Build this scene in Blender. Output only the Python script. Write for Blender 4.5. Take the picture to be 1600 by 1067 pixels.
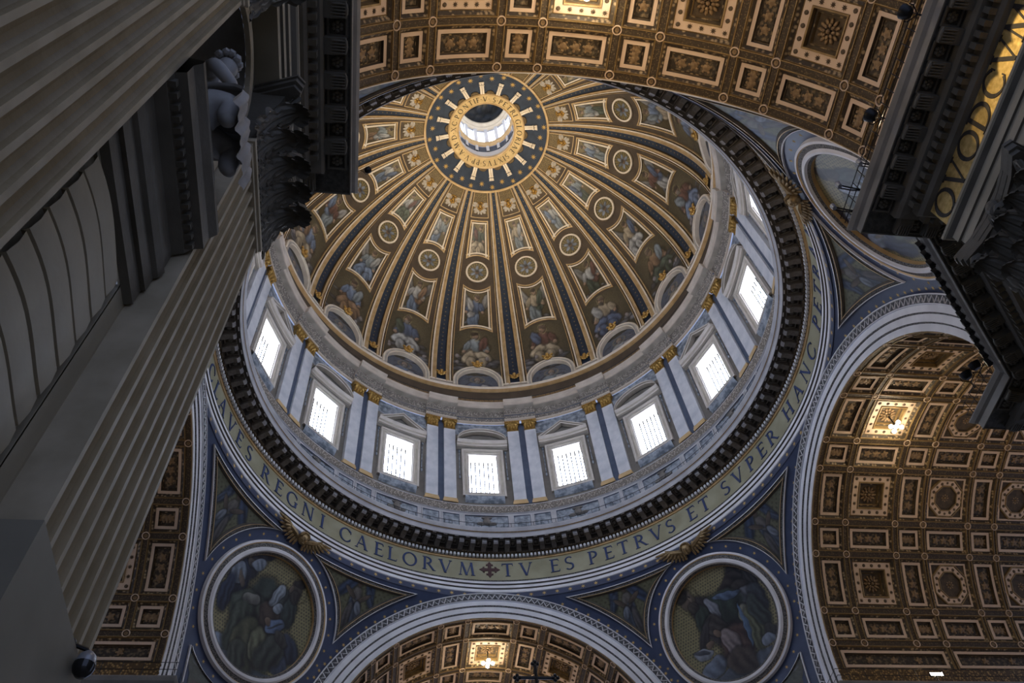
import bpy, math, random
import numpy as np
from mathutils import Vector, Matrix

# ------------------------------------------------------------------ scene, camera, light
for o_ in list(bpy.data.objects):
    bpy.data.objects.remove(o_)
SC = bpy.context.scene
COL = SC.collection
SC.view_settings.view_transform = 'Standard'
SC.view_settings.look = 'None'
SC.view_settings.gamma = 1.0
SC.view_settings.use_curve_mapping = False
SC.view_settings.exposure = 0.45

CAM_X, CAM_D, CAM_Z = -7.50, 31.88, 1.6
YAW, PITCH, ROLL, FPX = math.radians(12.74), math.radians(57.24), math.radians(-7.59), 1318.4
_f = Vector((math.sin(YAW) * math.cos(PITCH), math.cos(YAW) * math.cos(PITCH), math.sin(PITCH)))
_r = Vector((math.cos(YAW), -math.sin(YAW), 0))
_u = _r.cross(_f)
_r2 = math.cos(ROLL) * _r + math.sin(ROLL) * _u
_u2 = -math.sin(ROLL) * _r + math.cos(ROLL) * _u
cam_data = bpy.data.cameras.new('camera')
cam_data.sensor_width = 36.0
cam_data.lens = FPX / 1600 * 36.0
cam_data.clip_end = 500
cam = bpy.data.objects.new('camera', cam_data)
COL.objects.link(cam)
cam.matrix_world = Matrix(((_r2.x, _u2.x, -_f.x, CAM_X), (_r2.y, _u2.y, -_f.y, -CAM_D), (_r2.z, _u2.z, -_f.z, CAM_Z), (0, 0, 0, 1)))
SC.camera = cam

world = bpy.data.worlds.new('world')
SC.world = world
world.use_nodes = True
WORLD_STRENGTH = 0.50
bg = world.node_tree.nodes['Background']
bg.inputs[0].default_value = (0.50, 0.62, 1.0, 1)
bg.inputs[1].default_value = WORLD_STRENGTH

PANE_LIGHT = 24.0        # daylight in the drum windows
LANTERN_LIGHT = 2.0
DOME_STRIP = 1.3       # added glowing strip, out of sight on the ledge below the dome
VAULT_FILL = 3.0       # added warm boxes hidden on the nave and transept cornices
COFFER_LAMP = 110.0
FRIEZE_SPOT = 26000.0
DOME_SPOT = 5200.0       # added warm spots at the drum cornice, evening out the dome

for _k in range(8):
    _az = math.radians(45 * _k + 22.5)
    _ld = bpy.data.lights.new('dome_fill_spot', 'SPOT'); _ld.energy = DOME_SPOT; _ld.color = (1.0, .80, .52); _ld.spot_size = math.radians(75); _ld.spot_blend = 1.0; _ld.shadow_soft_size = .25
    _lo = bpy.data.objects.new('dome_fill_spot', _ld); COL.objects.link(_lo); _lo.location = (19.75 * math.sin(_az), 19.75 * math.cos(_az), 72.35)
    _lo.rotation_euler = (Vector((-9 * math.sin(_az), -9 * math.cos(_az), 95.0)) - _lo.location).to_track_quat('-Z', 'Y').to_euler()

# added warm spots above the nave and transept cornices, brightening the vault crowns
for _k, _d, _e in ((2, 23.5, 2300), (2, 28.5, 2300), (1, 24.5, 750), (1, 31.0, 550), (1, 37.5, 350), (0, 24.5, 850), (0, 30.0, 700), (3, 24.5, 550)):
    for _s in (-1, 1):
        _ld = bpy.data.lights.new('vault_fill_spot', 'SPOT'); _ld.energy = _e; _ld.color = (1.0, .72, .42); _ld.spot_size = math.radians(95); _ld.spot_blend = 1.0; _ld.shadow_soft_size = .3
        _lo = bpy.data.objects.new('vault_fill_spot', _ld); COL.objects.link(_lo)
        _m = Matrix.Rotation(-math.radians(90 * _k), 3, 'Z')
        _lo.location = _m @ Vector((_s * 10.3, _d, 32.3))
        _lo.rotation_euler = (_m @ Vector((-_s * 5.5, _d, 44.0)) - _lo.location).to_track_quat('-Z', 'Y').to_euler()

# ------------------------------------------------------------------ materials
MAT = {}
def L(c):
    return tuple(((x / 255) / 12.92 if x / 255 <= 0.04045 else ((x / 255 + 0.055) / 1.055) ** 2.4) for x in c)

def material(name, col, rough=0.6, metal=0.0, col2=None, scale=3.0, bump=0.0, bscale=8.0, kind='noise', detail=4.0, lo=0.35, hi=0.65, emit=0.0, spec=0.3):
    m = bpy.data.materials.new(name)
    m.use_nodes = True
    nt = m.node_tree
    b = nt.nodes['Principled BSDF']
    b.inputs['Base Color'].default_value = (*col, 1)
    b.inputs['Roughness'].default_value = rough
    b.inputs['Metallic'].default_value = metal
    b.inputs['Specular IOR Level'].default_value = spec
    if emit:
        b.inputs['Emission Color'].default_value = (*col, 1)
        b.inputs['Emission Strength'].default_value = emit
    tc = nt.nodes.new('ShaderNodeTexCoord')
    if col2 is not None:
        if kind == 'noise':
            t = nt.nodes.new('ShaderNodeTexNoise'); t.inputs['Scale'].default_value = scale; t.inputs['Detail'].default_value = detail; out = t.outputs['Fac']
        elif kind == 'voronoi':
            t = nt.nodes.new('ShaderNodeTexVoronoi'); t.inputs['Scale'].default_value = scale; out = t.outputs['Distance']
        elif kind == 'vein':
            n = nt.nodes.new('ShaderNodeTexNoise'); n.inputs['Scale'].default_value = scale * 0.6; n.inputs['Detail'].default_value = 6
            nt.links.new(tc.outputs['Object'], n.inputs['Vector'])
            t = nt.nodes.new('ShaderNodeTexWave'); t.inputs['Scale'].default_value = scale * 0.5; t.inputs['Distortion'].default_value = 9.0; t.inputs['Detail'].default_value = 5
            out = t.outputs['Fac']
        nt.links.new(tc.outputs['Object'], t.inputs['Vector'])
        r = nt.nodes.new('ShaderNodeValToRGB')
        r.color_ramp.elements[0].position = lo; r.color_ramp.elements[0].color = (*col, 1)
        r.color_ramp.elements[1].position = hi; r.color_ramp.elements[1].color = (*col2, 1)
        nt.links.new(out, r.inputs['Fac'])
        nt.links.new(r.outputs['Color'], b.inputs['Base Color'])
    if bump:
        n2 = nt.nodes.new('ShaderNodeTexNoise'); n2.inputs['Scale'].default_value = bscale; n2.inputs['Detail'].default_value = 3
        nt.links.new(tc.outputs['Object'], n2.inputs['Vector'])
        bp = nt.nodes.new('ShaderNodeBump'); bp.inputs['Strength'].default_value = bump; bp.inputs['Distance'].default_value = 0.1
        nt.links.new(n2.outputs['Fac'], bp.inputs['Height'])
        nt.links.new(bp.outputs['Normal'], b.inputs['Normal'])
    MAT[name] = m
    return m

material('gold_trim', (0.64, 0.46, 0.25), 0.42, 0.2, (0.50, 0.34, 0.16), 1.3)
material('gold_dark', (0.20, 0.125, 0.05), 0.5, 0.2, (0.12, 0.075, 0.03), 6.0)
material('cream', (0.82, 0.73, 0.59), 0.6, 0, (0.72, 0.62, 0.49), 1.2)
material('bead', (0.32, 0.23, 0.13), 0.6, 0, (0.05, 0.035, 0.02), 14.0, kind='voronoi', lo=0.2, hi=0.45)
material('blue', (0.020, 0.030, 0.050), 0.55, 0, (0.030, 0.044, 0.070), 1.5)
material('blue_light', (0.028, 0.040, 0.085), 0.40, 0, (0.042, 0.060, 0.12), 0.8, spec=0.5)
material('brown_field', (0.072, 0.053, 0.038), 0.7, 0, (0.10, 0.074, 0.050), 0.9)
material('gilt', (0.66, 0.42, 0.14), 0.36, 0.7, (0.40, 0.23, 0.06), 6.0)
material('star_gold', (0.60, 0.41, 0.15), 0.45, 0.3)
material('star_dim', (0.26, 0.185, 0.075), 0.5, 0.2)
material('wing_grey', (0.47, 0.43, 0.37), 0.6, 0, (0.34, 0.30, 0.25), 3.0)
material('gold_field', (0.24, 0.175, 0.075), 0.5, 0.2, (0.12, 0.085, 0.04), 9.0, kind='voronoi', lo=0.2, hi=0.5)
material('gilt_dark', (0.46, 0.28, 0.08), 0.40, 0.6, (0.22, 0.125, 0.03), 7.0)
material('base_stone', (0.21, 0.19, 0.14), 0.6, 0, (0.27, 0.245, 0.185), 0.6)
material('bronze_gilt', (0.34, 0.24, 0.12), 0.42, 0.5, (0.20, 0.14, 0.07), 5.0)
material('marble', (0.46, 0.475, 0.51), 0.38, 0, (0.60, 0.60, 0.62), 0.8, detail=8, lo=0.36, hi=0.58)
material('white_stone', (0.80, 0.79, 0.80), 0.5, 0, (0.68, 0.67, 0.68), 0.8)
material('warm_stone', (0.50, 0.45, 0.38), 0.6, 0, (0.38, 0.34, 0.28), 1.2)
material('carved_stone', (0.52, 0.45, 0.37), 0.6, 0, (0.17, 0.145, 0.12), 7.0, kind='voronoi', lo=0.15, hi=0.5)
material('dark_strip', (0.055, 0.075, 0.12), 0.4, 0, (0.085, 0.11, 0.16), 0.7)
material('grey_relief', (0.34, 0.37, 0.41), 0.6, 0, (0.12, 0.14, 0.165), 2.2, lo=0.38, hi=0.62)
material('taupe_wall', (0.15, 0.135, 0.115), 0.6, 0, (0.21, 0.19, 0.165), 0.7)
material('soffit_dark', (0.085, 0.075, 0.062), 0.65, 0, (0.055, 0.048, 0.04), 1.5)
material('modillion_stone', (0.20, 0.18, 0.16), 0.55, 0, (0.12, 0.11, 0.10), 3.0)
material('frieze_mosaic', (0.29, 0.27, 0.17), 0.45, 0.1, (0.38, 0.355, 0.24), 0.55, detail=6)
material('letter_blue', (0.035, 0.055, 0.14), 0.5)
material('cross_red', (0.075, 0.035, 0.035), 0.6)
material('pale_cream', (0.60, 0.51, 0.42), 0.55, 0, (0.50, 0.42, 0.34), 1.0)
material('ring_stone', (0.46, 0.45, 0.46), 0.5, 0, (0.36, 0.35, 0.36), 1.0)
material('edge_stone', (0.20, 0.185, 0.155), 0.55, 0, (0.26, 0.24, 0.205), 1.0)
material('pale_stone', (0.62, 0.56, 0.50), 0.5, 0, (0.52, 0.47, 0.42), 1.0)
material('ink', (0.03, 0.025, 0.02), 0.6)
material('ring_gold', (0.50, 0.35, 0.15), 0.45, 0.3, (0.62, 0.45, 0.21), 2.0)
material('travertine', (0.27, 0.205, 0.105), 0.6, 0, (0.36, 0.285, 0.165), 0.9, 0.12, 6.0, detail=8)
material('travertine_rib', (0.48, 0.41, 0.29), 0.55, 0, (0.36, 0.305, 0.205), 1.1)
material('grey_marble', (0.30, 0.265, 0.19), 0.5, 0, (0.40, 0.355, 0.26), 0.45, 0.1, 3.0, detail=7)
material('dark_stone', (0.105, 0.095, 0.072), 0.6, 0, (0.155, 0.14, 0.11), 0.8, 0.15, 5.0)
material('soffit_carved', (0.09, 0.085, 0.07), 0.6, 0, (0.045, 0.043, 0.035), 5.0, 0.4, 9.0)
material('statue_stone', (0.40, 0.39, 0.37), 0.6, 0, (0.30, 0.29, 0.27), 2.0)
material('vault_rib', (0.15, 0.105, 0.05), 0.6, 0.1, (0.05, 0.034, 0.018), 9.0, 0.5, 7.0, kind='voronoi', lo=0.12, hi=0.42)
material('vault_egg', (0.33, 0.24, 0.13), 0.6, 0, (0.045, 0.032, 0.018), 4.2, 0.4, 8.0, kind='voronoi', lo=0.2, hi=0.46)
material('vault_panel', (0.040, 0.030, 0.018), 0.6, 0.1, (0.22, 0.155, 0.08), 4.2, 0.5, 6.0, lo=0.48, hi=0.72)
material('vault_frame', (0.62, 0.46, 0.32), 0.6, 0, (0.56, 0.41, 0.28), 1.0)
material('vault_gold', (0.28, 0.185, 0.075), 0.5, 0.2, (0.19, 0.12, 0.045), 3.0)
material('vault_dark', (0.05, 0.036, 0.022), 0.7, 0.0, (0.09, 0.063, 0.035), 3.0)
material('rosette', (0.26, 0.17, 0.08), 0.5, 0.2, (0.16, 0.10, 0.05), 6.0)
material('meander', (0.34, 0.22, 0.08), 0.5, 0.2, (0.08, 0.05, 0.02), 6.0, kind='voronoi', lo=0.2, hi=0.5)
material('gold_mosaic', (0.44, 0.29, 0.08), 0.38, 0.35, (0.66, 0.46, 0.17), 5.0, 0.25, 25.0)
material('arch_ornament', (0.30, 0.29, 0.28), 0.6, 0, (0.06, 0.06, 0.065), 4.5, 0.4, 8.0, kind='voronoi', lo=0.15, hi=0.45)
material('bead_dark', (0.025, 0.024, 0.025), 0.6, 0, (0.15, 0.14, 0.13), 12.0, kind='voronoi', lo=0.3, hi=0.6)
material('iron', (0.015, 0.015, 0.016), 0.5, 0.3)
material('black_metal', (0.012, 0.012, 0.012), 0.4, 0.2)
material('camera_grey', (0.32, 0.33, 0.35), 0.3, 0.3)
material('dome_glass', (0.012, 0.013, 0.014), 0.12, 0.0, spec=0.6)
material('bronze_black', (0.018, 0.016, 0.014), 0.28, 0.4, spec=0.6)
material('floor_marble', (0.32, 0.29, 0.25), 0.35, 0, (0.24, 0.21, 0.18), 0.3)
material('shell_bronze', (0.17, 0.12, 0.06), 0.5, 0.4, (0.10, 0.07, 0.035), 8.0)
material('lantern_wall', (0.62, 0.63, 0.68), 0.5)
material('pane_light', (0.68, 0.78, 1.0), emit=PANE_LIGHT)
material('lantern_light', (0.92, 0.95, 1.0), emit=LANTERN_LIGHT)
material('strip_glow', (1.0, 0.72, 0.40), emit=DOME_STRIP)
material('vault_fill_glow', (1.0, 0.70, 0.38), emit=VAULT_FILL)
material('coffer_bulb', (1.0, 0.86, 0.66), emit=COFFER_LAMP)

def painted(name, rough=0.42):
    m = bpy.data.materials.new(name); m.use_nodes = True
    nt = m.node_tree; b = nt.nodes['Principled BSDF']
    a = nt.nodes.new('ShaderNodeVertexColor'); a.layer_name = 'paint'
    tc = nt.nodes.new('ShaderNodeTexCoord')
    n = nt.nodes.new('ShaderNodeTexNoise'); n.inputs['Scale'].default_value = 5.0; n.inputs['Detail'].default_value = 5
    nt.links.new(tc.outputs['Object'], n.inputs['Vector'])
    mr = nt.nodes.new('ShaderNodeMapRange'); mr.inputs['To Min'].default_value = 0.6; mr.inputs['To Max'].default_value = 1.4
    nt.links.new(n.outputs['Fac'], mr.inputs['Value'])
    mx = nt.nodes.new('ShaderNodeVectorMath'); mx.operation = 'SCALE'
    nt.links.new(a.outputs['Color'], mx.inputs[0]); nt.links.new(mr.outputs['Result'], mx.inputs['Scale'])
    nt.links.new(mx.outputs['Vector'], b.inputs['Base Color'])
    b.inputs['Roughness'].default_value = rough; b.inputs['Specular IOR Level'].default_value = 0.38
    MAT[name] = m
painted('mosaic_paint')

# ------------------------------------------------------------------ mesh helpers
def sd(a): return math.sin(math.radians(a))
def cd(a): return math.cos(math.radians(a))
def pol(R, az, z): return (R * sd(az), R * cd(az), z)

class MB:
    def __init__(self):
        self.v = []; self.f = []; self.m = []; self.c = None
    def add(self, verts, faces, mat=0):
        n = len(self.v)
        self.v.extend([tuple(map(float, p)) for p in verts])
        self.f.extend([tuple(i + n for i in f) for f in faces])
        self.m.extend([mat] * len(faces))
        return self
    def grid(self, P, mat=0, closed_u=False, closed_v=False, matfn=None):
        """P[nu][nv] of 3-D points"""
        nu, nv = len(P), len(P[0]); n = len(self.v)
        for row in P: self.v.extend([tuple(map(float, p)) for p in row])
        for i in range(nu if closed_u else nu - 1):
            for j in range(nv if closed_v else nv - 1):
                i2, j2 = (i + 1) % nu, (j + 1) % nv
                self.f.append((n + i * nv + j, n + i2 * nv + j, n + i2 * nv + j2, n + i * nv + j2))
                self.m.append(matfn(i, j) if matfn else mat)
        return self
    def box(self, x0, x1, y0, y1, z0, z1, mat=0, fn=None):
        vs = [(x, y, z) for x in (x0, x1) for y in (y0, y1) for z in (z0, z1)]
        if fn: vs = [fn(*p) for p in vs]
        return self.add(vs, [(0, 1, 3, 2), (4, 6, 7, 5), (0, 4, 5, 1), (2, 3, 7, 6), (0, 2, 6, 4), (1, 5, 7, 3)], mat)
    def prism(self, poly, w0, w1, fn, mat=0, cap=True):
        """poly in (u,v); fn(u,v,w) -> 3-D; bottom at w0 top at w1"""
        n = len(poly)
        vs = [fn(u, v, w0) for u, v in poly] + [fn(u, v, w1) for u, v in poly]
        fs = [(i, (i + 1) % n, n + (i + 1) % n, n + i) for i in range(n)]
        if cap: fs += [tuple(range(n, 2 * n)), tuple(range(n - 1, -1, -1))]
        return self.add(vs, fs, mat)
    def tube(self, pts, r, n=6, mat=0, caps=True, radii=None):
        pts = [Vector(p) for p in pts]; rows = []
        for i, p in enumerate(pts):
            t = (pts[min(i + 1, len(pts) - 1)] - pts[max(i - 1, 0)]).normalized()
            a = Vector((0, 0, 1)) if abs(t.z) < 0.9 else Vector((1, 0, 0))
            e1 = t.cross(a).normalized(); e2 = t.cross(e1)
            rr = radii[i] if radii else r
            rows.append([p + rr * (math.cos(2 * math.pi * k / n) * e1 + math.sin(2 * math.pi * k / n) * e2) for k in range(n)])
        b = len(self.v)
        self.grid(rows, mat, closed_v=True)
        if caps:
            self.f.append(tuple(range(b, b + n))); self.m.append(mat)
            e = b + (len(pts) - 1) * n
            self.f.append(tuple(range(e, e + n))); self.m.append(mat)
        return self
    def lathe(self, prof, c=(0, 0, 0), n=16, mat=0, ax=None):
        """prof [(r,h)], axis = z by default or 3 vectors"""
        X, Y, Z = ax if ax else (Vector((1, 0, 0)), Vector((0, 1, 0)), Vector((0, 0, 1)))
        c = Vector(c); rows = []
        for r, h in prof:
            rows.append([c + Z * h + r * (math.cos(2 * math.pi * k / n) * X + math.sin(2 * math.pi * k / n) * Y) for k in range(n)])
        return self.grid(rows, mat, closed_v=True)
    def ball(self, c, rx, ry=None, rz=None, n=10, mat=0, rot=None):
        ry = ry or rx; rz = rz or rx; rows = []
        for i in range(n // 2 + 2):
            th = math.pi * i / (n // 2 + 1); row = []
            for k in range(n):
                p = Vector((rx * math.sin(th) * math.cos(2 * math.pi * k / n), ry * math.sin(th) * math.sin(2 * math.pi * k / n), rz * math.cos(th)))
                if rot: p = rot @ p
                row.append(p + Vector(c))
            rows.append(row)
        return self.grid(rows, mat, closed_v=True)
    def mapped(self, fn):
        self.v = [tuple(fn(*p)) for p in self.v]; return self
    def mesh(self, name, mats, origin=(0, 0, 0), smooth=False):
        me = bpy.data.meshes.new(name)
        o = origin
        me.from_pydata([(p[0] - o[0], p[1] - o[1], p[2] - o[2]) for p in self.v], [], self.f)
        for m in ([mats] if isinstance(mats, str) else mats): me.materials.append(MAT[m])
        me.polygons.foreach_set('material_index', self.m)
        if smooth:
            me.polygons.foreach_set('use_smooth', [True] * len(self.f))
            me.set_sharp_from_angle(angle=0.7)
        if self.c is not None:
            at = me.color_attributes.new('paint', 'FLOAT_COLOR', 'POINT')
            c = np.ones((len(self.v), 4), np.float32); c[:, :3] = self.c
            at.data.foreach_set('color', c.ravel())
        me.update()
        return me
    def obj(self, name, mats, parent=None, origin=(0, 0, 0), loc=None, smooth=False, rz=0.0):
        me = self.mesh(name, mats, origin, smooth)
        return link(name, me, parent, loc if loc is not None else (origin if parent is None else (0, 0, 0)), rz)

def link(name, data, parent=None, loc=(0, 0, 0), rz=0.0):
    o = bpy.data.objects.new(name, data); COL.objects.link(o)
    o.parent = parent; o.location = loc
    if rz: o.rotation_euler = (0, 0, rz)
    return o
def empty(name, loc=(0, 0, 0), rz=0.0):
    o = bpy.data.objects.new(name, None); COL.objects.link(o); o.location = loc; o.rotation_euler = (0, 0, rz)
    o.empty_display_size = 0.3
    return o
def tag(o, label, cat, group=None, kind=None):
    o['label'] = label; o['category'] = cat
    if group: o['group'] = group
    if kind: o['kind'] = kind
    return o
def copy_tree(src, parent=None, loc=None, rz=None):
    c = src.copy(); COL.objects.link(c); c.parent = parent
    if loc is not None: c.location = loc
    if rz is not None: c.rotation_euler = (0, 0, rz)
    for ch in src.children: copy_tree(ch, c)
    return c

def revolve(mb, prof, n=192, a0=0.0, a1=360.0, mats=None):
    full = abs(a1 - a0 - 360) < 1e-6
    A = [a0 + (a1 - a0) * i / n for i in range(n if full else n + 1)]
    P = [[pol(R, a, z) for (R, z) in prof] for a in A]
    return mb.grid(P, closed_u=full, matfn=(lambda i, j: mats[j]) if mats else None)

def inset(poly, d):
    """offset a closed 2-D polygon inwards by d (vertex mitres, limited)"""
    n = len(poly); P = np.array(poly, float)
    area = 0.5 * np.sum(P[:, 0] * np.roll(P[:, 1], -1) - np.roll(P[:, 0], -1) * P[:, 1])
    s = 1.0 if area > 0 else -1.0
    out = []
    for i in range(n):
        e1 = P[i] - P[i - 1]; e2 = P[(i + 1) % n] - P[i]
        e1 = e1 / (np.hypot(*e1) + 1e-12); e2 = e2 / (np.hypot(*e2) + 1e-12)
        n1 = s * np.array([-e1[1], e1[0]]); n2 = s * np.array([-e2[1], e2[0]])
        m = (n1 + n2) / max(0.35, 1 + n1 @ n2)
        out.append(P[i] + m * d)
    return [tuple(p) for p in out]

def frame(mb, poly, rings, fn):
    """moulding along a closed polygon: rings = [(inset, height, material of the strip that follows)]"""
    rows = [[fn(u, v, w) for u, v in inset(poly, d)] for d, w, _ in rings]
    return mb.grid(rows, closed_v=True, matfn=lambda i, j: rings[i][2])

def star_mesh(mb, c, r, fn, points=8, h=0.06, mat=0, r2=0.36, rot=0.0):
    n = points * 2
    vs = [fn(c[0], c[1], h)]
    for k in range(n):
        rr = r if k % 2 == 0 else r * r2
        a = math.pi * 2 * k / n + rot
        vs.append(fn(c[0] + rr * math.sin(a), c[1] + rr * math.cos(a), 0.012))
    return mb.add(vs, [(0, 1 + k, 1 + (k + 1) % n) for k in range(n)], mat)

ORD = ['', 'first', 'second', 'third', 'fourth', 'fifth', 'sixth', 'seventh', 'eighth', 'ninth', 'tenth', 'eleventh', 'twelfth', 'thirteenth']
def side(k, what):
    return f'{ORD[abs(k)]} {"to the right of" if k > 0 else "to the left of"} {what}'

# ------------------------------------------------------------------ Roman capitals built from strokes
def glyph(ch):
    T, t = 0.135, 0.06
    polys = []
    def rect(x0, x1, y0, y1): polys.append([(x0, y0), (x1, y0), (x1, y1), (x0, y1)])
    def serif(x, y, w=0.26):
        rect(x - w / 2, x + w / 2, (0 if y < 0.5 else 0.965), (0.035 if y < 0.5 else 1.0))
    def stem(x, w=T, y0=0.0, y1=1.0, s=True):
        rect(x - w / 2, x + w / 2, y0, y1)
        if s:
            if y0 == 0: serif(x, 0, w + 0.15)
            if y1 == 1: serif(x, 1, w + 0.15)
    def bar(x0, x1, y, tick=0):
        rect(x0, x1, y - t / 2, y + t / 2)
        if tick: polys.append([(x1 - 0.03, y - t / 2), (x1 + 0.02, y + tick * 0.13 + t / 2 * tick), (x1 + 0.05, y + tick * 0.13), (x1 + 0.02, y)])
    def diag(x0, y0, x1, y1, w):
        polys.append([(x0 - w / 2, y0), (x0 + w / 2, y0), (x1 + w / 2, y1), (x1 - w / 2, y1)])
    def arc(cx, cy, rx, ry, a0, a1, th=T, tn=t, n=16):
        for i in range(n):
            a, b = [math.radians(a0 + (a1 - a0) * q / n) for q in (i, i + 1)]
            q = []
            for aa in (a, b):
                w = tn + (th - tn) * abs(math.cos(aa))
                q.append(((cx + rx * math.cos(aa), cy + ry * math.sin(aa)), (cx + (rx - w) * math.cos(aa), cy + (ry - w * 0.9) * math.sin(aa))))
            polys.append([q[0][0], q[1][0], q[1][1], q[0][1]])
    W = 0.7
    if ch == 'A': diag(0.06, 0, 0.36, 1, t); diag(0.68, 0, 0.37, 1, T); bar(0.16, 0.58, 0.36); serif(0.06, 0, 0.2); serif(0.68, 0, 0.26); W = 0.78
    elif ch == 'B': stem(0.12); arc(0.2, 0.74, 0.3, 0.26, -90, 90); arc(0.2, 0.26, 0.36, 0.27, -90, 90); W = 0.6
    elif ch == 'C': arc(0.45, 0.5, 0.44, 0.52, 42, 318, n=24); rect(0.74, 0.78, 0.68, 0.86); rect(0.74, 0.78, 0.14, 0.3); W = 0.82
    elif ch == 'D': stem(0.12); arc(0.3, 0.5, 0.5, 0.5, -90, 90, n=18); bar(0.12, 0.32, 0.97); bar(0.12, 0.32, 0.03); W = 0.84
    elif ch == 'E': stem(0.12); bar(0.12, 0.5, 0.97, -1); bar(0.12, 0.46, 0.52); bar(0.12, 0.52, 0.03, 1); W = 0.6
    elif ch == 'F': stem(0.12); bar(0.12, 0.5, 0.97, -1); bar(0.12, 0.46, 0.52); W = 0.56
    elif ch == 'G': arc(0.45, 0.5, 0.44, 0.52, 42, 318, n=24); rect(0.74, 0.78, 0.68, 0.86); stem(0.74, T, 0.06, 0.45, False); rect(0.62, 0.86, 0.42, 0.46); W = 0.86
    elif ch == 'H': stem(0.12); stem(0.68); bar(0.12, 0.68, 0.52); W = 0.82
    elif ch == 'I': stem(0.14); W = 0.28
    elif ch == 'L': stem(0.12); bar(0.12, 0.54, 0.03, 1); W = 0.58
    elif ch == 'M': diag(0.1, 0, 0.2, 1, t); diag(0.48, 0, 0.2, 1, T); diag(0.48, 0, 0.78, 1, t); diag(0.88, 0, 0.78, 1, T); serif(0.1, 0, 0.2); serif(0.88, 0, 0.26); W = 0.98
    elif ch == 'N': stem(0.12, t); diag(0.72, 0, 0.12, 1, T); rect(0.69, 0.75, 0, 1); serif(0.72, 1, 0.2); W = 0.84
    elif ch == 'O': arc(0.47, 0.5, 0.46, 0.52, 0, 360, n=28); W = 0.94
    elif ch == 'P': stem(0.12); arc(0.22, 0.72, 0.34, 0.28, -90, 90); W = 0.6
    elif ch == 'Q': arc(0.47, 0.5, 0.46, 0.52, 0, 360, n=28); diag(0.9, -0.22, 0.52, 0.06, 0.14); W = 0.98
    elif ch == 'R': stem(0.12); arc(0.22, 0.73, 0.34, 0.27, -90, 90); diag(0.68, 0, 0.34, 0.48, T); serif(0.7, 0, 0.2); W = 0.74
    elif ch == 'S': arc(0.3, 0.74, 0.26, 0.27, 40, 250, n=14, th=0.1); arc(0.28, 0.26, 0.28, 0.28, -140, 75, n=14, th=0.12); diag(0.42, 0.42, 0.16, 0.58, 0.14); W = 0.58
    elif ch == 'T': stem(0.36, T, 0, 1, False); serif(0.36, 0, 0.3); bar(0.02, 0.7, 0.97); rect(0.02, 0.06, 0.82, 1); rect(0.66, 0.7, 0.82, 1); W = 0.72
    elif ch == 'V': diag(0.37, 0, 0.06, 1, T); diag(0.37, 0, 0.68, 1, t); serif(0.06, 1, 0.26); serif(0.68, 1, 0.2); W = 0.74
    elif ch == 'X': diag(0.68, 0, 0.06, 1, T); diag(0.06, 0, 0.66, 1, t); serif(0.06, 1, 0.24); serif(0.68, 0, 0.24); serif(0.06, 0, 0.2); serif(0.66, 1, 0.2); W = 0.74
    elif ch == '.': polys.append([(0.08 + 0.07 * math.cos(k * math.pi / 3), 0.5 + 0.07 * math.sin(k * math.pi / 3)) for k in range(6)]); W = 0.16
    return polys, W
_GL = {}
def letter_mesh(ch, h, mat, depth=0.03, flip=False):
    """mesh in local x (reading direction), z up, y = outward relief towards the reader (-y)"""
    key = (ch, h, mat, flip)
    if key in _GL: return _GL[key]
    polys, W = glyph(ch); mb = MB()
    for i, p in enumerate(polys):
        dd = depth * (1 + 0.05 * (i % 5))
        mb.prism([((u - W / 2) * h, (v - 0.5) * h) for u, v in p], 0.0, dd, lambda u, v, w: (u, -w, v))
    _GL[key] = (mb.mesh('letter', mat), W * h)
    return _GL[key]

# ------------------------------------------------------------------ figure painter (flat mosaic pictures as vertex colour)
PAL = [(0.16, 0.24, 0.38), (0.42, 0.43, 0.42), (0.30, 0.17, 0.08), (0.19, 0.085, 0.06), (0.095, 0.125, 0.085), (0.45, 0.36, 0.22), (0.10, 0.15, 0.27), (0.24, 0.30, 0.33)]
class Pic:
    def __init__(s, X, Y, bg, rng, asp=1.0):
        s.X, s.Y, s.r, s.asp = X, Y, rng, asp
        s.C = np.zeros(X.shape + (3,)) + np.array(bg)
    def mix(s, m, col): s.C = s.C * (1 - m[..., None]) + m[..., None] * col
    def ell(s, cx, cy, rx, ry, col, rot=0.0, fold=0.0, soft=0.22, ff=6.0):
        dx, dy = s.X - cx, (s.Y - cy)
        c, q = math.cos(rot), math.sin(rot)
        lx, ly = (dx * c + dy * q) / rx, (-dx * q + dy * c) / ry
        d = np.sqrt(lx ** 2 + ly ** 2)
        m = np.clip((1 - d) / soft, 0, 1)
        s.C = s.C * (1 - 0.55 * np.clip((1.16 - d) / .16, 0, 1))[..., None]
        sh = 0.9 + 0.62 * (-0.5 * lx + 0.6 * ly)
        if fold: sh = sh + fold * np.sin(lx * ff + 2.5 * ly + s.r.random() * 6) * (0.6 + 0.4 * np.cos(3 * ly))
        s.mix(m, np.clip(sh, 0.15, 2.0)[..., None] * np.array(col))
    def ring(s, cx, cy, r, w, col):
        d = np.hypot(s.X - cx, s.Y - cy); s.mix(np.clip(1 - abs(d - r) / w, 0, 1) * 0.8, np.array(col))
    def clouds(s, y0, y1, n, amp=0.34, col=(0.26, 0.28, 0.33)):
        for _ in range(n):
            s.ell(s.r.uniform(-1, 1), s.r.uniform(y0, y1), s.r.uniform(.12, .34), s.r.uniform(.06, .14), np.array(col) * s.r.uniform(0.55, 1.35), 0, 0, 0.7)

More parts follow.
